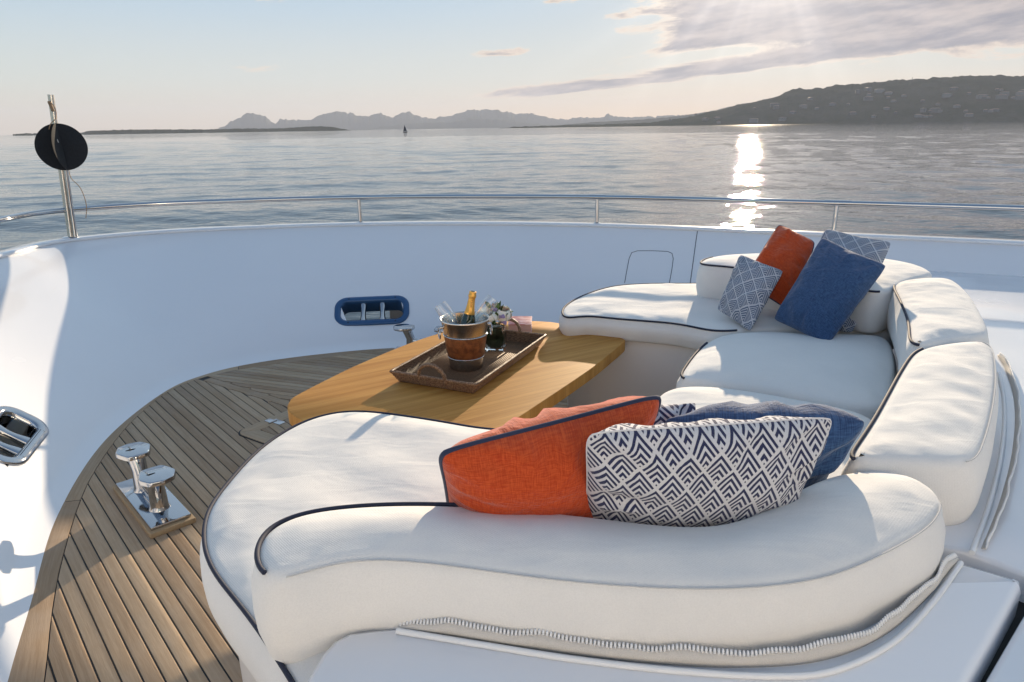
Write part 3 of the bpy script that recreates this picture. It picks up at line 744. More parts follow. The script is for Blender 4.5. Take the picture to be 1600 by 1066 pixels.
# ---- fairleads in their openings
def rrect(hw, hh, rr, n=8):
    out = []
    for cxx, cyy, a0 in ((hw-rr, hh-rr, 0), (-hw+rr, hh-rr, 90), (-hw+rr, -hh+rr, 180), (hw-rr, -hh+rr, 270)):
        for k in range(n+1): a = R(a0+90*k/n); out.append((cxx+rr*math.cos(a), cyy+rr*math.sin(a)))
    return out
def fairlead(idx, label, hw, hh, flange, mat):
    u0, s0 = HOLES[idx][0], HOLES[idx][1]
    c = wallp(u0, s0); tx = (wallp(u0+.05, s0)-wallp(u0-.05, s0)).normalized(); n_ = wall_normal(u0, s0)
    if n_.dot(Vector((0, 2.5, 1))-c) < 0: n_ = -n_
    ty = n_.cross(tx).normalized()
    if ty.z < 0: ty = -ty; tx = -tx
    M = Matrix(((tx.x, ty.x, n_.x, c.x), (tx.y, ty.y, n_.y, c.y), (tx.z, ty.z, n_.z, c.z), (0, 0, 0, 1)))
    root = empty('fairlead', label, 'fairlead'); root.matrix_world = M
    curv = lambda x: -(wallp(u0+x/uw(u0, .1), s0)-c).dot(n_)*-1
    # flange profile: (outline grow, height)
    prof = [(flange, -.002), (flange, .006), (flange*.85, .013), (flange*.45, .017), (.012, .014), (.0, .006), (-.004, -.02), (-.004, -.13)]
    N = None; vs = []
    for gr, z in prof:
        o2 = rrect(hw+gr, hh+gr, min(hh, hw)*.62+gr); N = len(o2)
        for x, y in o2: vs.append(Vector((x, y, z+curv(x)*(1 if z > -.01 else .5))))
    fs = [(i*N+k, i*N+(k+1) % N, (i+1)*N+(k+1) % N, (i+1)*N+k) for i in range(len(prof)-1) for k in range(N)]
    link('frame', meshof(vs, fs), mat, root)
    vs2 = vs[-2*N:]
    for x in (-hw*.30, hw*.32):
        pr = [(.030, -hh+.002), (.027, -hh*.7), (.021, -hh*.3), (.0195, 0), (.021, hh*.3), (.027, hh*.7), (.030, hh-.002)]
        lathe('roller', pr, 'polished_steel', root, M=Matrix.Translation((x, 0, -.035+curv(x))) @ Matrix.Rotation(R(-90), 4, 'X'), seg=24)
    for x, y in ((-hw*.75, -hh-flange*.5), (0, -hh-flange*.5), (hw*.75, -hh-flange*.5), (-hw*.75, hh+flange*.5), (0, hh+flange*.5), (hw*.75, hh+flange*.5)):
        lathe('screw', [(.006, 0), (.006, .002), (0, .003)], 'black_rubber' if idx == 0 else 'polished_steel', root, M=Matrix.Translation((x, y, .0155+curv(x))), seg=10)
    return root
fairlead(0, 'rounded mooring opening with two steel rollers in the shaded wall behind the table', .250, .092, .050, 'blue_coated_steel')
fairlead(1, 'bright steel mooring opening with rollers cut by the left picture edge', .205, .085, .055, 'polished_steel')

# ================================================================== teak deck
AX = Vector((.832, -.555)); NX = Vector((.555, .832)); KC = 2.545        # centreline: NX.p = KC
deck = empty('deck', 'teak planked foredeck', None); del_ = deck.pop('category', None) if 'category' in deck else None
deck['kind'] = 'structure'
outer_c = [ctrl(u, 0)-outn(u, 0).to_2d()*.035 for u in np.linspace(0, len(BT)-1.001, 260)]
outer_c = [Vector((q.x, q.y)) for q in outer_c]
inner_px = [(68, 1066), (80, 960), (95, 880), (122, 790), (150, 732), (195, 670), (250, 620), (300, 595), (375, 577), (500, 560), (600, 548)]
inn = [v2(at(x, y, 0)) for x, y in inner_px]
inn = [Vector((-.25, -1.6)), Vector((-.80, .3)), Vector((-1.06, .85)), Vector((-1.28, 1.32))]+inn+[Vector((-.3, 5.0)), Vector((.5, 4.74)), Vector((1.3, 4.45)), Vector((1.9, 4.2))]
inn = [v2(q) for q in catmull([q.to_3d() for q in inn], 200)]
slab('caulking', [*[Vector((q.x, q.y)) for q in outer_c[:230]], Vector((3.0, 2.0)), Vector((2.0, -1.6))], -.05, -.003, 'black_rubber', deck, rad=.001)
def nearest(lst, q): return min(range(len(lst)), key=lambda k: (lst[k]-q).length)
# margin boards between joints
joints_px = [(105, 785), (249, 615), (373, 574.5)]
jo = [Vector((-.35, -1.6))]+[v2(at(x, y, 0)) for x, y in joints_px]+[Vector((.6, 4.8)), Vector((1.85, 4.25))]
for a, b in zip(jo[:-1], jo[1:]):
    i0, i1 = nearest(inn, a), nearest(inn, b); o0, o1 = nearest(outer_c, a), nearest(outer_c, b)
    I = inn[i0:i1+1]; O = outer_c[o0:o1+1]
    def shrink(L):
        L = list(L); L[0] = L[0]+(L[1]-L[0]).normalized()*.002; L[-1] = L[-1]+(L[-2]-L[-1]).normalized()*.002; return L
    I, O = shrink(I), shrink(O)
    m_ = 40
    I = [v2(q) for q in catmull([q.to_3d() for q in I[::2]+[I[-1]]], m_)]; O = [v2(q) for q in catmull([q.to_3d() for q in O[::2]+[O[-1]]], m_)]
    vs, uvs, L = [], [], 0
    for k in range(m_):
        if k: L += (I[k]-I[k-1]).length
        w = (O[k]-I[k]).length
        e = (O[k]-I[k])/max(w, 1e-6)*.003
        for q, v_, z in ((I[k], 0, -.012), (I[k], 0, -.001), (I[k]+e, .003, 0), (O[k]-e, w, 0), (O[k], w, -.012)):
            vs.append(Vector((q.x, q.y, z+.001))); uvs.append((L, v_))
    fs = [(i*5+j, i*5+j+1, (i+1)*5+j+1, (i+1)*5+j) for i in range(m_-1) for j in range(4)]
    sharp(link('margin_board', meshof(vs, fs, uvs), 'teak_deck', deck), 40)
def clip(poly, n_, c, keep_less=True):
    out = []; s = 1 if keep_less else -1
    for i in range(len(poly)):
        a, b = poly[i-1], poly[i]; da, db = (a.dot(n_)-c)*s, (b.dot(n_)-c)*s
        if (da <= 0) != (db <= 0): out.append(a.lerp(b, da/(da-db)))
        if db <= 0: out.append(b)
    return out
def parea(p_): return abs(sum(p_[i-1].x*p_[i].y-p_[i].x*p_[i-1].y for i in range(len(p_))))/2 if len(p_) > 2 else 0
region = inset(ccw([*inn, Vector((2.2, 3.5)), Vector((1.6, 1.6)), Vector((1.2, -1.6))]), .004)
PW, GAP = .0515, .0058
H0 = -3.31
NIBS = {-1: [], 1: []}
def lay(ang, side):
    d = Vector((math.cos(R(ang)), math.sin(R(ang)))); n_ = Vector((-d.y, d.x))        # across
    KL = KC-.036 if side < 0 else KC+.036
    base_c = {-1: .271*1.0, 1: 0}[side]
    half = clip(region, NX, KL, side < 0)
    ref = .2710 if side < 0 else v2(at(332.5, 588.75, 0)).dot(n_)
    if side < 0: ref = v2(at(110, 834, 0)).dot(n_)
    lo = min(q.dot(n_) for q in half); hi = max(q.dot(n_) for q in half)
    k0 = math.floor((lo-ref)/PW); k1 = math.ceil((hi-ref)/PW); nibs = []
    for k in range(k0, k1+1):
        a, b = ref+k*PW+GAP/2, ref+(k+1)*PW-GAP/2
        poly = clip(clip(half, n_, b, True), n_, a, False)
        if parea(poly) < .002: continue
        # nib: square the feather end where the board meets the king plank
        def meet(c):     # point on line n.p=c and NX.p=KL
            det = n_.x*NX.y-n_.y*NX.x
            return Vector(((c*NX.y-n_.y*KL)/det, (n_.x*KL-c*NX.x)/det))
        A, B = meet(a), meet(b)
        acute, obt = (A, B) if A.dot(d) < B.dot(d) else (B, A)
        nib = acute.lerp(obt, .40)
        if -4.15 < acute.dot(AX) < -2.9:
            foot = acute+d*(nib-acute).dot(d)
            NIBS[side].append([q-NX*side*GAP*.9-d*GAP*.6 for q in (acute-d*.001, foot-d*GAP*.5, nib-d*GAP*.5)])
            poly = clip(poly, d, nib.dot(d), False)
        if parea(poly) < .0015: continue
        cc = sum(poly, Vector((0, 0)))/len(poly)
        if cc.x > 1.3 and cc.y < 3: pass
        sm = slab_mesh([q-cc for q in poly], -.011, 0, .0012, uvf=lambda v: (v.x*d.x+v.y*d.y, v.x*n_.x+v.y*n_.y))
        o = sharp(link('deck_plank', sm, 'teak_deck', deck), 40); o.location = (cc.x, cc.y, 0.001)
lay(-48.4, -1)
lay(-19.0, 1)
# king plank down the centreline
kpts = []
for side in (-1, 1):
    L_ = sorted([t for t in NIBS[side] if t[0].dot(AX) < H0+.05], key=lambda t: t[0].dot(AX))
    line = [AX*-4.26+NX*(KC+side*.030)]+[q for t in L_ for q in t]+[AX*(H0+.05)+NX*(KC+side*.030)]
    kpts.append(line)
kp = kpts[0]+kpts[1][::-1]
kp = clip(kp, AX, H0+.03, True)
slab('king_plank', kp, -.010, .001, 'teak_deck', deck, rad=.0004, uvf=lambda v: (v.x*AX.x+v.y*AX.y, v.x*NX.x+v.y*NX.y))
# flush hatch on the centreline
hatch = empty('deck_hatch', 'flush teak hatch with rounded corners and small steel hinge under the table', 'hatch')
H0, H1, V0, V1 = -3.31, -2.35, 2.09, 2.97
hc = AX*((H0+H1)/2)+NX*((V0+V1)/2); hatch.location = (hc.x, hc.y, 0)
def hpoly(mg, rr): return [AX*x+NX*y for x, y in rrect((H1-H0)/2-mg, (V1-V0)/2-mg, rr)]
slab('gap', hpoly(-.006, .07), .0012, .0045, 'black_rubber', hatch, rad=.001)
hw_, hh_ = (H1-H0)/2, (V1-V0)/2; bw = .095
for (sx, sy, horiz) in ((0, -1, True), (0, 1, True), (-1, 0, False), (1, 0, False)):
    if horiz: pl = [(-hw_+.002, sy*hh_), (hw_-.002, sy*hh_), (hw_-bw, sy*(hh_-bw)), (-hw_+bw, sy*(hh_-bw))]
    else: pl = [(sx*hw_, -hh_+.002), (sx*hw_, hh_-.002), (sx*(hw_-bw), hh_-bw), (sx*(hw_-bw), -hh_+bw)]
    # round the outer corners by clipping against the rounded outline
    P_ = [AX*x+NX*y for x, y in pl]; out = ccw(P_)
    rp = ccw(hpoly(0, .07))
    for i in range(len(rp)):
        a, b = rp[i-1], rp[i]; e = b-a
        if e.length < 1e-5: continue
        nn = Vector((e.y, -e.x)).normalized(); out = clip(out, nn, a.dot(nn)+1e-6, True)
    out = inset(ccw(out), .0022) if False else out
    slab('border_board', [q*.996 for q in out], .003, .0085, 'teak_deck', hatch, rad=.001, uvf=(lambda v: (v.x*AX.x+v.y*AX.y, v.x*NX.x+v.y*NX.y)) if horiz else (lambda v: (v.x*NX.x+v.y*NX.y, v.x*AX.x+v.y*AX.y)))
inr = hpoly(bw+.004, .02)
for side, ang in ((-1, -48.4), (1, -19.0)):
    d = Vector((math.cos(R(ang)), math.sin(R(ang)))); n_ = Vector((-d.y, d.x))
    half = clip(ccw(inr), NX, side*.03, side < 0)
    lo = min(q.dot(n_) for q in half); hi = max(q.dot(n_) for q in half)
    for k in range(int((hi-lo)/PW)+1):
        poly = clip(clip(half, n_, lo+(k+1)*PW-GAP/2, True), n_, lo+k*PW+GAP/2, False)
        if parea(poly) < .0008: continue
        slab('hatch_plank', poly, .003, .008, 'teak_deck', hatch, rad=.001, uvf=lambda v: (v.x*d.x+v.y*d.y, v.x*n_.x+v.y*n_.y))
slab('hatch_king_board', clip(clip(ccw(inr), NX, .027, True), NX, -.027, False), .003, .008, 'teak_deck', hatch, rad=.001, uvf=lambda v: (v.x*AX.x+v.y*AX.y, v.x*NX.x+v.y*NX.y))
hp = at(428, 659, .009)-Vector((hc.x, hc.y, 0)); hr = math.atan2(AX.y, AX.x)
rbox('hinge', (.075, .045, .003), 'polished_steel', hatch, Matrix.Translation(hp+Vector((.03, -.01, .001))) @ Matrix.Rotation(hr, 4, 'Z'), .001)
tube('hinge_pin', [hp+Vector((-.02, -.03, .004)), hp+Vector((.01, .02, .004))], .006, 'polished_steel', hatch, seg=10)
rbox('hinge_leaf', (.05, .04, .003), 'polished_steel', hatch, Matrix.Translation(hp+Vector((-.03, .015, .001))) @ Matrix.Rotation(hr, 4, 'Z'), .001)

# ---- mooring bitts
def bitt(label, loc, rz, sc=1.0):
    root = empty('mooring_bitt', label, 'mooring bitt', 'steel mooring bitts on the foredeck'); root.location = loc; root.rotation_euler.z = rz
    rbox('teak_pad', (.58*sc, .190*sc, .026), 'oak_edge' if False else 'teak_pad', root, Matrix.Translation((0, 0, .011)), .006)
    rbox('base_plate', (.54*sc, .168*sc, .018), 'polished_steel', root, Matrix.Translation((0, 0, .032)), .006)
    rbox('web', (.25*sc, .046*sc, .10), 'polished_steel', root, Matrix.Translation((0, 0, .085)), .016)
    for s in (-1, 1):
        x = .118*s*sc; x2 = .150*s*sc
        pts = [Vector((x, 0, .038)), Vector((x, 0, .06)), Vector((x*1.02, 0, .14)), Vector((x2, 0, .214))]
        post = link('horn_post', meshof(*tube_data(pts, [.046*sc, .038*sc, .034*sc, .038*sc], seg=24)), 'polished_steel', root); sharp(post, 60)
        hc_ = [(x2*.98+s*a, b) for a, b in ((-.060*sc, -.046*sc), (.030*sc, -.078*sc), (.092*sc, -.050*sc), (.108*sc, 0), (.092*sc, .050*sc), (.030*sc, .078*sc), (-.060*sc, .046*sc))]
        o2 = ccw([Vector(hc_[k]).lerp(Vector(hc_[(k+1) % 7]), j/8) for k in range(7) for j in range(8)])
        for _ in range(3): o2 = [o2[k]*.5+(o2[k-1]+o2[(k+1) % 56])*.25 for k in range(56)]
        h_ = slab('horn_cap', o2, .208, .230, 'polished_steel', root, rad=.006, ang=60)
    return root
pbr('teak_pad', lambda q: q.mix(q.noise(q.v('MULTIPLY', oc(q), (8, 90, 40)), 1.0, 4), (.30, .20, .11, 1), (.44, .33, .20, 1)), rough=.7)
cb = (at(180, 757, .03)+at(303, 808, .03))/2; ca = at(240, 835, .03)-at(180, 757, .03)
bitt('large polished steel twin-post bitt on a teak block beside the near sunpad', (-1.675, 2.80, 0), math.atan2(-.44, .41), 1.0)
fb = at(655, 545, 0); 
bitt('small steel bitt whose cap peeks out behind the table edge', (*(at(645, 515, .205).to_2d()+Vector((.09, -.02))), 0), R(-10), .95)

# ================================================================== sofa bases and cushions
SZ = .65
def A6(lst, z=SZ): return [v2(at(x, y, z)) for x, y in lst]
near_out = A6([(313, 850), (318, 800), (345, 760), (390, 710), (428, 680), (472, 656), (515, 643), (560, 639), (620, 645), (700, 657), (760, 667)])+[Vector((0.238, 2.113)), Vector((0.476, 1.856)), Vector((0.685, 1.428)), Vector((0.428, 1.209)), Vector((0.000, 1.200)), Vector((-0.209, 1.095)), Vector((-0.248, 0.809)), Vector((-0.343, 0.762))]+A6([(470, 1095), (450, 1066), (410, 1000), (370, 945), (330, 895)])
small_out = A6([(1022, 625), (1030, 611), (1060, 601), (1120, 602), (1200, 613), (1290, 630), (1358, 646)])+[Vector((1.238, 1.999)), Vector((1.000, 1.571)), Vector((0.762, 1.457)), Vector((0.571, 1.809)), Vector((0.362, 2.113))]
mid_out = A6([(1058, 592), (1066, 575), (1085, 550), (1108, 530), (1135, 521), (1190, 517), (1260, 519), (1330, 521), (1385, 525), (1400, 560), (1395, 610), (1385, 638), (1340, 634), (1290, 624), (1200, 607), (1120, 596), (1080, 594)])
far_out = A6([(876, 489), (880, 478), (900, 465), (930, 453), (965, 445), (1020, 442), (1080, 442), (1130, 443)])+[Vector((1.952, 3.903)), Vector((2.113, 3.618))]+A6([(1395, 517), (1330, 515), (1260, 513), (1190, 512), (1130, 517), (1100, 514), (1060, 505), (1000, 500), (950, 496), (915, 492), (895, 496), (882, 497)])
sofa = empty('sofa_base', 'moulded cream base carrying the horseshoe of sunpad cushions', 'sofa base')
pbr('base_cream', (.66, .63, .60), rough=.4)
for nm, out_, z in (('near_base', near_out, .46), ('small_base', small_out, .47), ('centre_base', mid_out, .47), ('far_base', far_out, .52)):
    P = ccw(catmull([q.to_3d() for q in out_], 90, True)); P = inset([v2(q) for q in P], .045)
    slab('base_section', P, .006, z+.004, 'base_cream', sofa, rad=.004, ang=40)
    P2 = inset(P, -.006)
ALL = [(None, None, None)]
pad('sunpad', 'broad cream sunpad with navy piping curving in the near foreground', near_out, .46, SZ, closed_n=200, rad=.032, puff=.016, pipe=[((313, 0), None, None)] and [(None, None, None)], seed=1, wr=.006)
pad('seat_cushion', 'small cream seat cushion half hidden behind the near pillows', small_out, .49, SZ+.0, closed_n=110, rad=.03, puff=.018, seed=2)
pad('seat_cushion', 'cream seat cushion in blue shade in the middle of the horseshoe', mid_out, .49, SZ+.003, closed_n=120, rad=.035, puff=.020, pipe=[(A6([(1058, 592)])[0], A6([(1075, 560)])[0], A6([(1100, 533)])[0])], seed=3)
pad('sunpad', 'far cream sunpad with navy piping tapering towards the bow wall', far_out, .52, SZ, closed_n=170, rad=.03, puff=.014, pipe=[(A6([(1150, 515)])[0], A6([(882, 490)])[0], A6([(1120, 443)])[0])], seed=4, wr=.005)

# backrests
BZ = .85
nb = A6([(385, 862), (389, 838), (402, 818), (425, 803), (460, 793), (510, 786), (580, 781), (650, 779), (780, 784), (920, 797), (1040, 812), (1110, 816), (1170, 800), (1220, 770), (1270, 742), (1320, 727), (1370, 724), (1428, 731), (1466, 748), (1488, 780), (1464, 822), (1402, 856), (1300, 903), (1150, 920), (1000, 917), (860, 905), (740, 888), (650, 876), (560, 870), (505, 876), (474, 889), (452, 908), (434, 922), (412, 920), (396, 902), (387, 882)], BZ)
ap = lambda x, y, z: v2(at(x, y, z))
pad('backrest_cushion', 'long cream S-shaped backrest cushion filling the near foreground', nb, .625, BZ, closed_n=200, rad=.040, puff=.020, step=.026, relax=34,
    pipe=[(ap(392, 895, BZ), ap(460, 793, BZ), ap(760, 783, BZ))], seam=[(ap(436, 922, BZ), ap(1000, 917, BZ), ap(1470, 785, BZ))], seed=5, wr=.004)
BZ1 = .865
b1 = A6([(1318, 716), (1335, 690), (1362, 650), (1385, 610), (1405, 575), (1425, 548), (1450, 538), (1500, 531), (1540, 530), (1556, 545), (1561, 590), (1556, 640), (1543, 690), (1525, 722), (1480, 722), (1400, 719), (1345, 721)], BZ1)
pad('backrest_cushion', 'wrinkled cream backrest cushion right of the near pillows', b1, .65, BZ1, closed_n=130, rad=.035, puff=.014, step=.024,
    pipe=[(ap(1318, 716, BZ1), ap(1385, 610, BZ1), ap(1440, 541, BZ1))], seam=[(ap(1525, 722, BZ1), ap(1561, 590, BZ1), ap(1545, 532, BZ1))], seed=6, wr=.006)
BZ2 = .87
b2 = A6([(1420, 533), (1416, 500), (1405, 470), (1394, 444), (1410, 436), (1450, 432), (1488, 434), (1515, 455), (1535, 485), (1548, 518), (1530, 525), (1480, 530), (1440, 540)], BZ2)
pad('backrest_cushion', 'sunlit cream backrest cushion at the right bend of the sofa', b2, .65, BZ2, closed_n=120, rad=.035, puff=.014, step=.024,
    pipe=[(ap(1440, 540, BZ2), ap(1416, 500, BZ2), ap(1394, 444, BZ2))], seed=7, wr=.005)
BZ3 = .87
b3 = A6([(1091, 412), (1096, 405), (1115, 400), (1150, 396), (1250, 394), (1350, 399), (1420, 409), (1452, 420), (1458, 428), (1420, 437), (1378, 456), (1330, 448), (1240, 432), (1170, 420), (1130, 415), (1100, 413)], BZ3)
pad('backrest_cushion', 'far cream backrest cushion standing behind the pile of pillows', b3, .65, BZ3, closed_n=130, rad=.03, puff=.012, step=.026,
    pipe=[(ap(1110, 401, BZ3), ap(1170, 420, BZ3), ap(1378, 456, BZ3))], seed=8)

# ================================================================== coaming and coach roof
def rz(x, y): return -.012*(y-1.1)
roof = empty('coach_roof', 'white moulded coach roof behind the sofa', 'coach roof')
pA = [v2(at(x, y, .70)) for x, y in [(455, 1100), (478, 1058), (500, 1020), (520, 998), (545, 985), (580, 980), (640, 977)]]
pA += [Vector((-.2, 1.3)), Vector((.1, 1.3)), Vector((.4, 1.25)), Vector((.7, 1.28)), Vector((.95, 1.34))]
pA += [v2(at(x, y, .70)) for x, y in [(1500, 876), (1545, 889), (1588, 902), (1597, 906), (1598, 915), (1560, 985), (1512, 1070), (1440, 1210)]]
pA += [Vector((.55, .45)), Vector((-.2, .45)), Vector((-.42, .7))]
slab('coaming_panel', pA, .35, .70, 'gelcoat', roof, rad=.018, ang=80)
pB = [v2(at(x, y, .69)) for x, y in [(1470, 1215), (1530, 1080), (1620, 925), (1616, 903), (1560, 880), (1510, 862)]]
pB += [Vector((.94, 1.42))]
pB += [Vector((1.12, 1.58)), Vector((1.40, 2.0)), Vector((1.72, 2.6)), Vector((2.05, 3.3)), Vector((2.12, 3.62)), v2(at(1440, 425, .695)), v2(at(1425, 400, .695))]
u0_ = near_u(1420, TOP, 0)[0]
for u in np.linspace(u0_, 15.99, 24):
    q = wallp(float(u), .81); pB.append(Vector((q.x+.004, q.y+.01)))
pB += [Vector((6.2, -1.5)), Vector((1.0, -1.5)), Vector((.7, .2))]
slab('roof_panel', pB, .30, .695, 'gelcoat', roof, rad=.014, zf=rz, ang=80)
slab('gap_floor', [Vector((.5, .3)), Vector((1.9, .3)), Vector((1.9, 1.25)), Vector((1.2, 1.6)), Vector((.9, 1.4))], .3, .62, 'black_rubber', roof, rad=.004)

def zipstrip(label, path, track, z, height, wob, tooth=.0075, n=220, lean=0.0):
    root = empty('zip_strip', label, 'zip')
    P = catmull([Vector((q.x, q.y, z)) for q in path], n)
    vs, fs, tops, nrms = [], [], [], []
    for k, q in enumerate(P):
        t = (P[min(k+1, n-1)]-P[max(k-1, 0)]).normalized(); nr_ = Vector((t.y, -t.x, 0))
        s = k/(n-1)
        h = height*min(1, s*12+.1)*min(1, (1-s)*14+.3)
        w = wob*(math.sin(s*34)+.6*math.sin(s*61+1)+.4*math.sin(s*97))
        zz = q.z+rz_of(q)
        b = q.copy(); b.z = zz; tp = b-nr_*(.003+w*.6+lean)+Vector((0, 0, h+w*.8)); md = b.lerp(tp, .5)+nr_*.004
        vs += [b, md, tp]; tops.append(tp); nrms.append(t)
    for k in range(n-1):
        for j in (0, 1): fs.append((k*3+j, (k+1)*3+j, (k+1)*3+j+1, k*3+j+1))
    o = link('tape', meshof(vs, fs), 'zip_tape', root); sm = o.modifiers.new('thick', 'SOLIDIFY'); sm.thickness = .0022
    parts = []
    L = [0]
    for k in range(1, n): L.append(L[-1]+(tops[k]-tops[k-1]).length)
    s = .004; k = 0
    while s < L[-1]-.004:
        while L[k+1] < s: k += 1
        f = (s-L[k])/(L[k+1]-L[k]); c = tops[k].lerp(tops[k+1], f); t = nrms[k]; nr_ = Vector((t.y, -t.x, 0))
        dn = (vs[k*3+2]-vs[k*3+1]).normalized()
        parts.append(tube_data([c-dn*.002, c+dn*.004, c+dn*.0085], [.0026, .0028, .0020], seg=5)); s += tooth
    tt = link('zip_teeth', meshof(*join_data(parts)), 'white_plastic', root); tt['kind'] = 'stuff'
    tr = catmull([Vector((q.x, q.y, z+.003)) for q in track], 90); tr = [Vector((q.x, q.y, q.z+rz_of(q))) for q in tr]
    tube('track', tr, .0062, 'white_plastic', root, seg=8)
    return root
rz_of = lambda q: 0.0
zipstrip('wavy white zip edge on beige tape along the near backrest', [ap(*q, .702) for q in [(622, 983), (700, 995), (850, 1018), (1000, 1036), (1150, 1044), (1280, 1034), (1375, 998), (1444, 940), (1497, 876)]],
         [ap(*q, .702) for q in [(620, 988), (760, 1011), (900, 1033), (1050, 1050), (1200, 1059), (1300, 1051), (1392, 1008), (1453, 948), (1501, 882)]], .7025, .030, .0028)
rz_of = lambda q: rz(q.x, q.y)
zipstrip('wavy zip edge on grey tape beside the right backrest', [ap(*q, .71) for q in [(1535, 850), (1560, 790), (1580, 720), (1588, 660), (1586, 610), (1572, 565), (1560, 545)]],
         [ap(*q, .71) for q in [(1520, 858), (1545, 790), (1563, 720), (1571, 660), (1570, 610), (1562, 575)]], .700, .016, .0022, n=150, lean=-.012)

# unseen wheelhouse added to bounce sun onto cushions: white moulding, raked windscreen, roof brow
wh = empty('wheelhouse', 'unseen white wheelhouse front with raked windscreen, added to bounce sunlight', 'wheelhouse')
def wh_panel(name, prof, half, mat):
    vs = [Vector((x, y, z)) for x in (-half+1.2, half+1.2) for (y, z) in prof]; n_ = len(prof)
    fs = [(k, n_+k, n_+(k+1) % n_, (k+1) % n_) for k in range(n_)]+[tuple(range(n_))[::-1], tuple(range(n_, 2*n_))]
    me = meshof(vs, fs); bm = bmesh.new(); bm.from_mesh(me); bmesh.ops.recalc_face_normals(bm, faces=bm.faces); bm.to_mesh(me); bm.free()
    return link(name, me, mat, wh, False)
wh_panel('front_moulding', [(-1.00, .66), (-1.15, 1.95), (-1.5, 1.95), (-1.5, .66)], 3.2, 'gelcoat')
wh_panel('windscreen', [(-1.22, 1.952), (-1.75, 2.60), (-1.80, 2.60), (-1.30, 1.952)], 3.1, 'bottle_glass')
wh_panel('roof_brow', [(-1.60, 2.602), (-1.62, 3.10), (-4.2, 3.35), (-4.2, 2.602)], 3.3, 'gelcoat')
for mx in (-3.3, -1.1, 1.2, 3.5, 5.7)[0:4]:
    lk = link('window_post', rbox_mesh(.10, .05, .84, M=Matrix.Translation((mx, -1.475, 2.28)) @ Matrix.Rotation(R(39.5), 4, 'X')), 'gelcoat', wh, False)

# ================================================================== table
TZ = .54
tb = empty('cocktail_table', 'low varnished oak table with rounded corners between the sunpads', 'table')
tp = A6([(449, 637), (452, 627), (462, 618), (510, 593), (560, 569), (640, 536), (700, 517), (760, 505), (815, 501), (862, 503), (868, 504)], TZ)
tp += A6([(900, 509), (940, 519), (966, 526.5), (974.5, 529), (977, 531.5), (973, 536)], TZ)+A6([(960, 547), (930, 571), (900, 592), (852, 624), (803, 656), (760, 680), (690, 700), (600, 706), (520, 680), (460, 650)], TZ)
P = ccw(catmull([q.to_3d() for q in tp], 160, True))
tdir = (at(968, 527, TZ)-at(449, 637, TZ)).normalized(); td2 = Vector((-tdir.y, tdir.x))
def tuv(v): return (v.x*tdir.x+v.y*tdir.y, v.x*td2.x+v.y*td2.y)
slab('tabletop', P, TZ-.058, TZ, 'oak_table', tb, rad=.006, uvf=tuv, ang=40)
tcx = sum((v2(q) for q in P), Vector((0, 0)))/len(P)
lathe('pedestal', [(.20, 0), (.20, .012), (.07, .03), (.06, .25), (.06, TZ-.075), (.16, TZ-.066), (.16, TZ-.0585)], 'brushed_steel', tb, M=Matrix.Translation((tcx.x, tcx.y, .010)), seg=32)

# ---- rattan tray
RL, RN, RR = at(627, 566, TZ+.052), at(743, 603, TZ+.052), at(853, 525, TZ+.052)
ex = (RR-RN); ey = (RL-RN); lx = ex.length; ex.normalize(); ey = (ey-ex*ey.dot(ex)); ly = ey.length*.93; ey.normalize()
tc = RN+ex*lx/2+ey*ly/2; tray = empty('serving_tray', 'dark woven rattan tray with loop handles on the oak table', 'tray')
tray.matrix_world = Matrix(((ex.x, ey.x, 0, tc.x), (ex.y, ey.y, 0, tc.y), (0, 0, 1, TZ+.001), (0, 0, 0, 1)))
hx, hy, HT = lx/2, ly/2, .052; ins = .028
def ringp(dx_, dy_, z): return [Vector((a*(hx-dx_), b*(hy-dy_), z)) for a, b in ((-1, -1), (1, -1), (1, 1), (-1, 1))]
for k in range(4):
    o0, o1 = ringp(ins, ins, 0), ringp(0, 0, HT); i0, i1 = ringp(ins+.007, ins+.007, .006), ringp(.008, .008, HT)
    N_ = 2; a, b = k, (k+1) % 4
    vs = [o0[a], o0[b], o1[b], o1[a], i0[a], i0[b], i1[b], i1[a]]; Lg = (o1[b]-o1[a]).length
    uvs = [(0, 0), (Lg, 0), (Lg, .06), (0, .06)]*2
    link('side', meshof(vs, [(0, 1, 2, 3), (7, 6, 5, 4), (3, 2, 6, 7), (0, 4, 5, 1)], uvs), 'rattan', tray, False)
    # horizontal cane strands standing proud of the sides
    parts = []
    for t in (.15, .32, .49, .66, .83):
        A_p, B_p = o0[a].lerp(o1[a], t), o0[b].lerp(o1[b], t); parts.append(tube_data([A_p, B_p], .0032, seg=6))
    nst = int(Lg/.012)
    for c in range(nst):
        f = (c+.5)/nst; parts.append(tube_data([o0[a].lerp(o0[b], f)+Vector((0, 0, .002)), o1[a].lerp(o1[b], f)], .0030, seg=5))
    w_ = link('cane_weave', meshof(*join_data(parts)), 'rattan_rim', tray); w_['kind'] = 'stuff'
vs = ringp(ins+.004, ins+.004, .001)+ringp(ins+.004, ins+.004, .007)
link('bottom', meshof(vs, [(3, 2, 1, 0), (4, 5, 6, 7), (0, 1, 5, 4), (1, 2, 6, 5), (2, 3, 7, 6), (3, 0, 4, 7)], [(v.x, v.y) for v in vs]), 'rattan', tray, False)
parts = []
for k in range(int(2*(hy-ins)/.011)):
    y = -hy+ins+.010+k*.011; parts.append(tube_data([Vector((-hx+ins+.01, y, .0075)), Vector((hx-ins-.01, y, .0075))], .0035, seg=6))
w_ = link('cane_floor', meshof(*join_data(parts)), 'rattan', tray); w_['kind'] = 'stuff'
rim = ringp(.002, .002, HT+.002); rp = []
for k in range(4):
    for t in np.linspace(0, 1, 24, endpoint=False): rp.append(rim[k].lerp(rim[(k+1) % 4], float(t)))
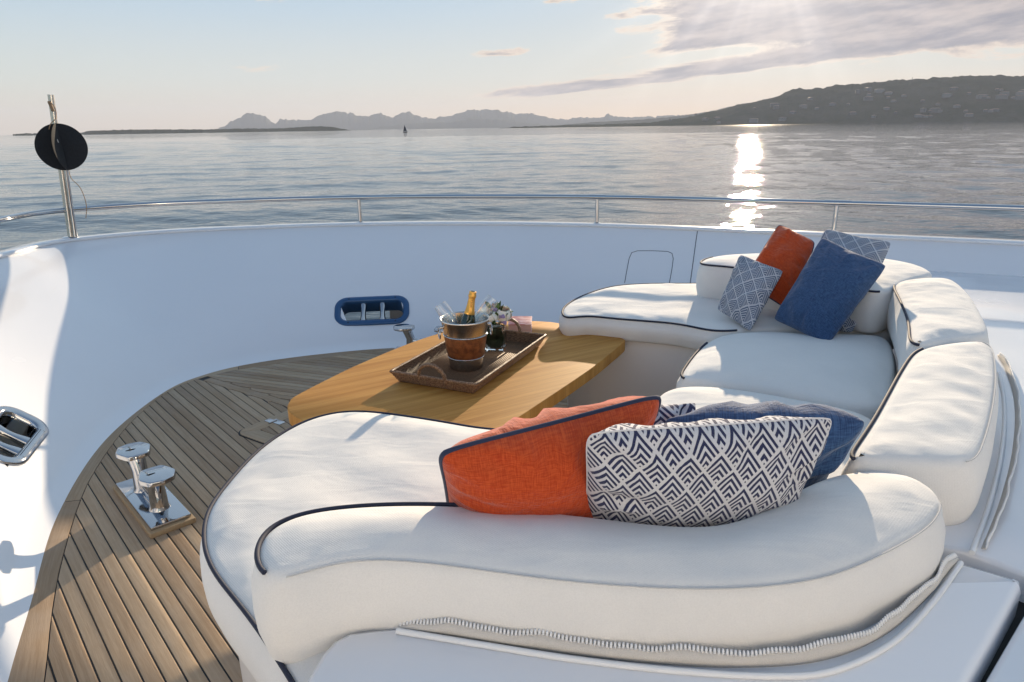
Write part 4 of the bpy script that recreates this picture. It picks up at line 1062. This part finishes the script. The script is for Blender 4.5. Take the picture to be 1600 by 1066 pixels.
tube('rim', rp, [.0075+.0012*math.sin(i*2.4) for i in range(len(rp))], 'rattan_rim', tray, closed=True, seg=8)
for s in (-1, 1):
    hpth = []
    for k in range(25):
        a = math.pi*k/24; hpth.append(Vector((s*(hx-.004+.012*math.sin(a)), .068*math.cos(a)*(1+.15*math.sin(a)), HT-.012+.078*math.sin(a))))
    h_ = tube('handle', hpth, [.0085+.0012*math.sin(i*1.9) for i in range(25)], 'rattan_rim', tray, seg=10)

# ---- ice bucket
bc = at(729, 573, TZ+.012); bk = empty('ice_bucket', 'steel ice bucket with brown leather band on the tray', 'ice bucket'); bk.location = bc
k_ = 1.0
lathe('shell', [(.0, .0), (.074, 0), (.079, .004), (.083, .04), (.0835, .06), (.101, .17), (.112, .232), (.117, .236), (.119, .241), (.116, .246), (.111, .243), (.108, .236), (.098, .168), (.080, .06), (.072, .012), (0, .012)], 'brushed_steel', bk, seg=56, ang=60)
lathe('leather_band', [(.0845, .060), (.0875, .062), (.1025, .163), (.0995, .166)], 'leather_band', bk, seg=56)
for z_, r_ in ((.059, .0862), (.1675, .1035)):
    lathe('bead', [(r_+.0022*math.cos(a), z_+.0028*math.sin(a)) for a in np.linspace(0, 2*math.pi, 9)[:-1]], 'polished_steel', bk, seg=56, closed=True)
for a0 in (R(195), R(12)):
    d = Vector((math.cos(a0), math.sin(a0), 0)); c = d*.114+Vector((0, 0, .205))
    tube('handle_stud', [c-d*.01, c+d*.012], .008, 'polished_steel', bk, seg=12)
    sd = Vector((-d.y, d.x, 0)); rg = [c+d*.010+Vector((0, 0, -.026))+(sd*math.cos(t)+Vector((0, 0, 1))*math.sin(t))*.026 for t in np.linspace(0, 2*math.pi, 33)[:-1]]
    tube('ring_handle', rg, .0032, 'polished_steel', bk, closed=True, seg=8)
lathe('ice_water', [(0, .165), (.094, .165), (.094, .160), (0, .160)], 'water_glass', bk, seg=40)
ice = [tuple(Vector((random.uniform(-.06, .06), random.uniform(-.06, .06), .172))) for _ in range(11)]
for c in ice:
    rbox('ice_cube', (.028, .026, .024), 'clear_glass', bk, Matrix.Translation(c) @ Matrix.Rotation(random.random()*3, 4, 'Z') @ Matrix.Rotation(random.random(), 4, 'X'), .004)
# bottle
bt = empty('champagne_bottle', 'dark green bottle with gold foil neck leaning in the ice bucket', 'bottle')
ntop = aty(739, 456, bc.y+.01); ax_ = (ntop-(bc+Vector((-.008, .0, .10)))).normalized(); origin = ntop-ax_*.29
bt.matrix_world = Matrix.Translation(origin) @ Vector((0, 0, 1)).rotation_difference(ax_).to_matrix().to_4x4()
lathe('glass_body', [(0, 0), (.038, 0), (.042, .006), (.042, .105), (.039, .135), (.030, .165), (.0225, .19), (.019, .205)], 'bottle_glass', bt, seg=40)
lathe('dark_collar', [(.0315, .163), (.0245, .187), (.0215, .198), (.0205, .199)], 'bottle_glass', bt, seg=36)
lathe('gold_foil', [(.0250, .182), (.0262, .184), (.0215, .203), (.0185, .225), (.0165, .25), (.0160, .262), (.0185, .265), (.0190, .274), (.0165, .279), (.0172, .288), (.0168, .291), (.011, .292), (.0105, .289)], 'gold_foil', bt, seg=36)
lathe('muselet_cap', [(0, .2895), (.0104, .2895), (.011, .2925), (.008, .294), (0, .2945)], 'bottle_glass', bt, seg=24)
cu = bpy.data.curves.new('neck_text', 'FONT'); cu.body = 'MO\u00cbT'; cu.size = .0135; cu.extrude = .0002; cu.align_x = 'CENTER'; cu.align_y = 'CENTER'; cu.space_character = 1.15
to = bpy.data.objects.new('neck_text', cu); COL.objects.link(to); bpy.context.view_layer.update()
dg = bpy.context.evaluated_depsgraph_get(); tm = bpy.data.meshes.new_from_object(to.evaluated_get(dg)); bpy.data.objects.remove(to)
camdir = bt.matrix_world.inverted().to_3x3() @ (Vector((0, 0, EYE))-ntop); a0 = math.atan2(camdir.y, camdir.x)
for v in tm.vertices:
    x, y, z = v.co; h = .233-x*-1.0; rr = .0192-(h-.21)*.065+.0006+z; th = a0+y/rr*1.0
    v.co = Vector((rr*math.cos(th), rr*math.sin(th), .236+x))
tm.materials.clear(); link('neck_lettering', tm, 'dark_print', bt, False)

# champagne flutes
def flute(label, bowl_top, foot, flip):
    root = empty('champagne_flute', label, 'glass', 'flutes tipped into the ice bucket')
    d = (bowl_top-foot).normalized(); root.matrix_world = Matrix.Translation(foot) @ Vector((0, 0, 1)).rotation_difference(d).to_matrix().to_4x4()
    L = .225
    lathe('bowl', [(.0, .0855), (.0045, .086), (.014, .092), (.026, .115), (.0335, .15), (.034, .18), (.0305, .222), (.0302, .2235), (.0297, .222)], 'thin_glass', root, seg=40, ang=80, opened=True)
    lathe('stem', [(.0335, 0), (.034, .0015), (.012, .005), (.0045, .012), (.0035, .05), (.0045, .0852), (0, .0865)], 'thin_glass', root, seg=32, ang=80)
bt1 = aty(687, 476, bc.y+.02); d1 = (bt1-(bc+Vector((.02, 0, .10)))).normalized()
flute('clear champagne flute leaning out over the left rim of the bucket', bt1, bt1-d1*.2235, 1)
bt2 = aty(771, 466, bc.y+.06); d2 = (bt2-(bc+Vector((-.03, .02, .12)))).normalized()
flute('clear champagne flute leaning out behind the bottle towards the flowers', bt2, bt2-d2*.2235, 1)

# vase of flowers
vc = at(775, 545, TZ+.012); va = empty('flower_vase', 'square glass vase of white roses and dark leaves on the tray', 'vase'); va.matrix_world = Matrix.Translation(vc) @ Matrix.Rotation(math.atan2(ex.y, ex.x)+.25, 4, 'Z')
VW, VH = .047, .135
def sq(w, z): return [Vector((a*w, b*w, z)) for a, b in ((-1, -1), (1, -1), (1, 1), (-1, 1))]
vs = sq(VW, 0)+sq(VW, VH)+sq(VW-.004, VH)+sq(VW-.004, .012); fs = [(3, 2, 1, 0), (12, 13, 14, 15)]
for b_i in (0, 4, 8):
    for k in range(4): l = (k+1) % 4; fs.append((b_i+k, b_i+l, b_i+4+l, b_i+4+k))
link('glass', meshof(vs, fs), 'clear_glass', va, False)
rl = random.Random(4)
for k in range(8):
    s = k//2; fl = VW-.0075; w = rl.uniform(.026, .036); M = Matrix.Rotation(math.pi/2*s, 4, 'Z') @ Matrix.Translation(((-1)**k*.016, -fl+.0012*(k % 2), .070+.004*(k % 3)))
    vv = []; 
    for i_ in range(7):
        t = i_/6; ww = w*math.sin(math.pi*(.08+.84*t))**.6
        vv += [M @ Vector((-ww, .001*math.sin(t*9), -.052+.104*t)), M @ Vector((0, .0035, -.052+.104*t)), M @ Vector((ww, .001*math.sin(t*7), -.052+.104*t))]
    link('vase_leaf', meshof(vv, [(i_*3+j, i_*3+j+1, i_*3+j+4, i_*3+j+3) for i_ in range(6) for j in (0, 1)]), 'leaf_dark', va)
rbox('stem_bundle', (.068, .068, .11), 'leaf_dark', va, Matrix.Translation((0, 0, .068)), .012)
def rose(c, rad, mat, n=16, name='rose'):
    parts = []
    for k in range(n):
        t = k/n; th = k*2.4; ph = .25+1.15*t; rr = rad*(.35+.65*t); vv, ff = [], []
        axis = Vector((math.cos(th)*math.sin(ph), math.sin(th)*math.sin(ph), math.cos(ph)*.9))
        for i_ in range(5):
            for j_ in range(5):
                a = (i_/4-.5)*1.7; b = (j_/4)*1.25-.35
                lat = b; lon = th+a*(1.0-.25*t)
                rx = rr*(1+.10*(j_ == 4)*t)
                vv.append(Vector((math.cos(lon)*math.cos(lat)*rx, math.sin(lon)*math.cos(lat)*rx, math.sin(lat)*rr*1.05+rad*.1*(1-t))))
        for i_ in range(4):
            for j_ in range(4): q0 = i_*5+j_; ff.append((q0, q0+5, q0+6, q0+1))
        parts.append((vv, ff))
    M = Matrix.Rotation(rl.uniform(-.4, .4), 4, 'X') @ Matrix.Rotation(rl.uniform(-.4, .4), 4, 'Y')
    vv, ff = join_data(parts); o = link(name, meshof([M @ v for v in vv], ff), mat, va); o.location = c; return o
rose(Vector((-.005, -.040, VH+.050)), .050, 'rose_petal', 20); rose(Vector((.055, .0, VH+.045)), .038, 'rose_petal'); rose(Vector((-.055, .01, VH+.045)), .036, 'rose_petal'); rose(Vector((.01, .055, VH+.055)), .038, 'rose_petal'); rose(Vector((.065, -.045, VH+.02)), .024, 'rose_petal')
for c in ((-.03, 0, VH+.085), (-.05, -.045, VH+.05), (-.035, -.05, VH+.015)): rose(Vector(c), .018, 'lilac_petal', 8, 'lilac_bloom')
for c in ((.03, .01, VH+.09), (.05, .045, VH+.08)): rose(Vector(c), .014, 'pink_petal', 8, 'pink_bud')
def leafm(L, w):
    vv = []; 
    for i_ in range(6):
        t = i_/5; ww = w*math.sin(math.pi*min(.03+t*.97, 1))**.8; z = .25*L*t*t
        vv += [Vector((L*t, -ww, z+ww*.3)), Vector((L*t, 0, z)), Vector((L*t, ww, z+ww*.3))]
    return meshof(vv, [(i_*3+j, i_*3+j+1, i_*3+j+4, i_*3+j+3) for i_ in range(5) for j in (0, 1)])
lm = [leafm(.042, .012), leafm(.030, .010), leafm(.048, .013)]
for k in range(44):
    o = link('leaf', lm[k % 3], 'leaf_green', va); th = rl.random()*6.28; ph = rl.uniform(-.3, 1.3); rr = rl.uniform(.03, .052)
    o.location = Vector((math.cos(th)*math.cos(ph)*rr, math.sin(th)*math.cos(ph)*rr, VH+.035+math.sin(ph)*rr)); o.rotation_euler = (rl.uniform(-1, 1), -ph+rl.uniform(-.5, .5), th)
# books
bo = at(812, 520, TZ+.002); bkk = empty('book', 'thick book with pink cover lying behind the flowers', 'book'); bkk.matrix_world = Matrix.Translation((bo.x+.005, bo.y+.07, TZ+.001)) @ Matrix.Rotation(R(-3), 4, 'Z')
rbox('pages', (.125, .17, .046), 'book_pages', bkk, Matrix.Translation((0, 0, .027)), .002)
rbox('cover', (.132, .178, .004), 'book_cover', bkk, Matrix.Translation((0, 0, .0525)), .001); rbox('cover', (.132, .178, .004), 'book_cover', bkk, Matrix.Translation((0, 0, .002)), .001)

# ================================================================== pillows
def pillow(label, BL, BR, TR, TL, th, mat, pipe=None, seed=0, concave=.05, N=34, flip=False, rot=False, sag=0.0):
    root = empty('throw_pillow', label, 'pillow')
    c = (BL+BR+TR+TL)/4; root.location = c
    nrm = ((BR-BL)+(TR-TL)).cross((TL-BL)+(TR-BR)).normalized()
    if nrm.dot(Vector((0, 0, EYE))-c) < 0: nrm = -nrm
    Wd, Hd = ((BR-BL).length+(TR-TL).length)/2, ((TL-BL).length+(TR-BR).length)/2
    def pos(u, v, s):
        a, b = 2*u-1, 2*v-1
        uu = .5+.5*a*(1-concave*(1-b*b)*abs(a)); vv = .5+.5*b*(1-concave*(1-a*a)*abs(b))
        rc = 1-.055*(abs(a*b))**7; uu = .5+(uu-.5)*rc; vv = .5+(vv-.5)*rc
        q = BL.lerp(BR, uu).lerp(TL.lerp(TR, uu), vv)
        t = (max(0, 1-abs(a)**2.3)*max(0, 1-abs(b)**2.3))**.56
        ed = 1-min(1-abs(a), 1-abs(b))
        ang = math.atan2(b, a)
        wrk = noise.noise(Vector((math.cos(ang)*4.5+seed, math.sin(ang)*4.5, ed*1.3)))*.030*math.exp(-((ed-.80)/.22)**2)*min(1, (1-ed)*9)
        wrk += noise.noise(Vector((u*5+seed, v*5, s*3)))*.016*min(1, (1-ed)*5)
        q = q+nrm*s*(th*t*.5+wrk)
        q.z -= sag*math.sin(math.pi*u)*v
        return q-c
    vs, fs, uvs = [], [], []
    for s in (1, -1):
        for i in range(N+1):
            for j in range(N+1):
                # cluster rows to the rim
                u = .5-.5*math.cos(math.pi*i/N); v = .5-.5*math.cos(math.pi*j/N)
                vs.append(pos(u, v, s)); uvs.append(((u-.5)*Wd+seed*.013, (v-.5)*Hd) if not rot else ((v-.5)*Hd, (u-.5)*Wd))
    for l in (0, 1):
        b = l*(N+1)**2
        for i in range(N):
            for j in range(N):
                q0 = b+i*(N+1)+j; f = (q0, q0+N+1, q0+N+2, q0+1); fs.append(f if l == 0 else f[::-1])
    me = meshof(vs, fs, uvs)
    body = link('cover', me, mat, root)
    if pipe:
        path = []
        for k in range(40): path.append(pos(k/40, 0, 0))
        for k in range(40): path.append(pos(1, k/40, 0))
        for k in range(40): path.append(pos(1-k/40, 1, 0))
        for k in range(40): path.append(pos(0, 1-k/40, 0))
        tube('piping', path, pipe[0], pipe[1], root, closed=True, seg=8)
    return root
V = Vector
# near group
pillow('large orange pillow with navy piping, leftmost on the near backrest', aty(703, 805, 1.44), aty(945, 830, 1.46), aty(1040, 614, 1.50), aty(684, 707, 1.29), .25, 'orange_linen', (.0062, 'navy_cord'), seed=3, concave=.02)
pillow('wide bold navy and white chevron pillow at the front of the near group', aty(914, 815, 1.36), aty(1215, 835, 1.38), aty(1309, 650, 1.40), aty(914, 676, 1.25), .165, 'chevron_bold', (.0022, 'chevron_bold'), seed=8, concave=.02)
pillow('dark blue denim pillow lying behind the bold chevron pillow', aty(1060, 760, 1.74), aty(1276, 748, 1.60), aty(1361, 656, 1.50), aty(1034, 652, 1.62), .25, 'denim_blue', seed=13, concave=.02)
pillow('small chevron pillow corner peeping out beside the orange pillow tip', aty(985, 705, 1.90), aty(1075, 700, 1.92), aty(1089, 628, 1.94), aty(985, 640, 1.9), .09, 'chevron_mid', seed=17, concave=.04)
# far group
f = .952
pillow('chevron pillow standing highest at the back right of the far pile', aty(1225, 500, 3.72*f), aty(1332, 524, 3.38*f), aty(1396, 377, 3.66*f), aty(1289, 355, 3.90*f), .17, 'chevron_fine', seed=21)
pillow('burnt orange pillow with its peak up at the back of the far pile', aty(1160, 440, 3.84*f), aty(1240, 490, 3.62*f), aty(1274, 378, 3.86*f), aty(1217, 350, 4.02*f), .16, 'orange_linen', (.004, 'navy_cord'), seed=25, concave=.02)
pillow('big plain denim blue pillow at the front of the far pile', aty(1206, 500, 3.50*f), aty(1291, 545, 3.20*f), aty(1389, 414, 3.34*f), aty(1284, 368, 3.62*f), .20, 'denim_blue', seed=29, concave=.06)
pillow('small pale grey chevron pillow, leftmost of the far pile', aty(1119, 484, 3.68*f), aty(1172, 520, 3.46*f), aty(1226, 423, 3.66*f), aty(1156, 396, 3.86*f), .13, 'chevron_fine', seed=33, concave=.05)
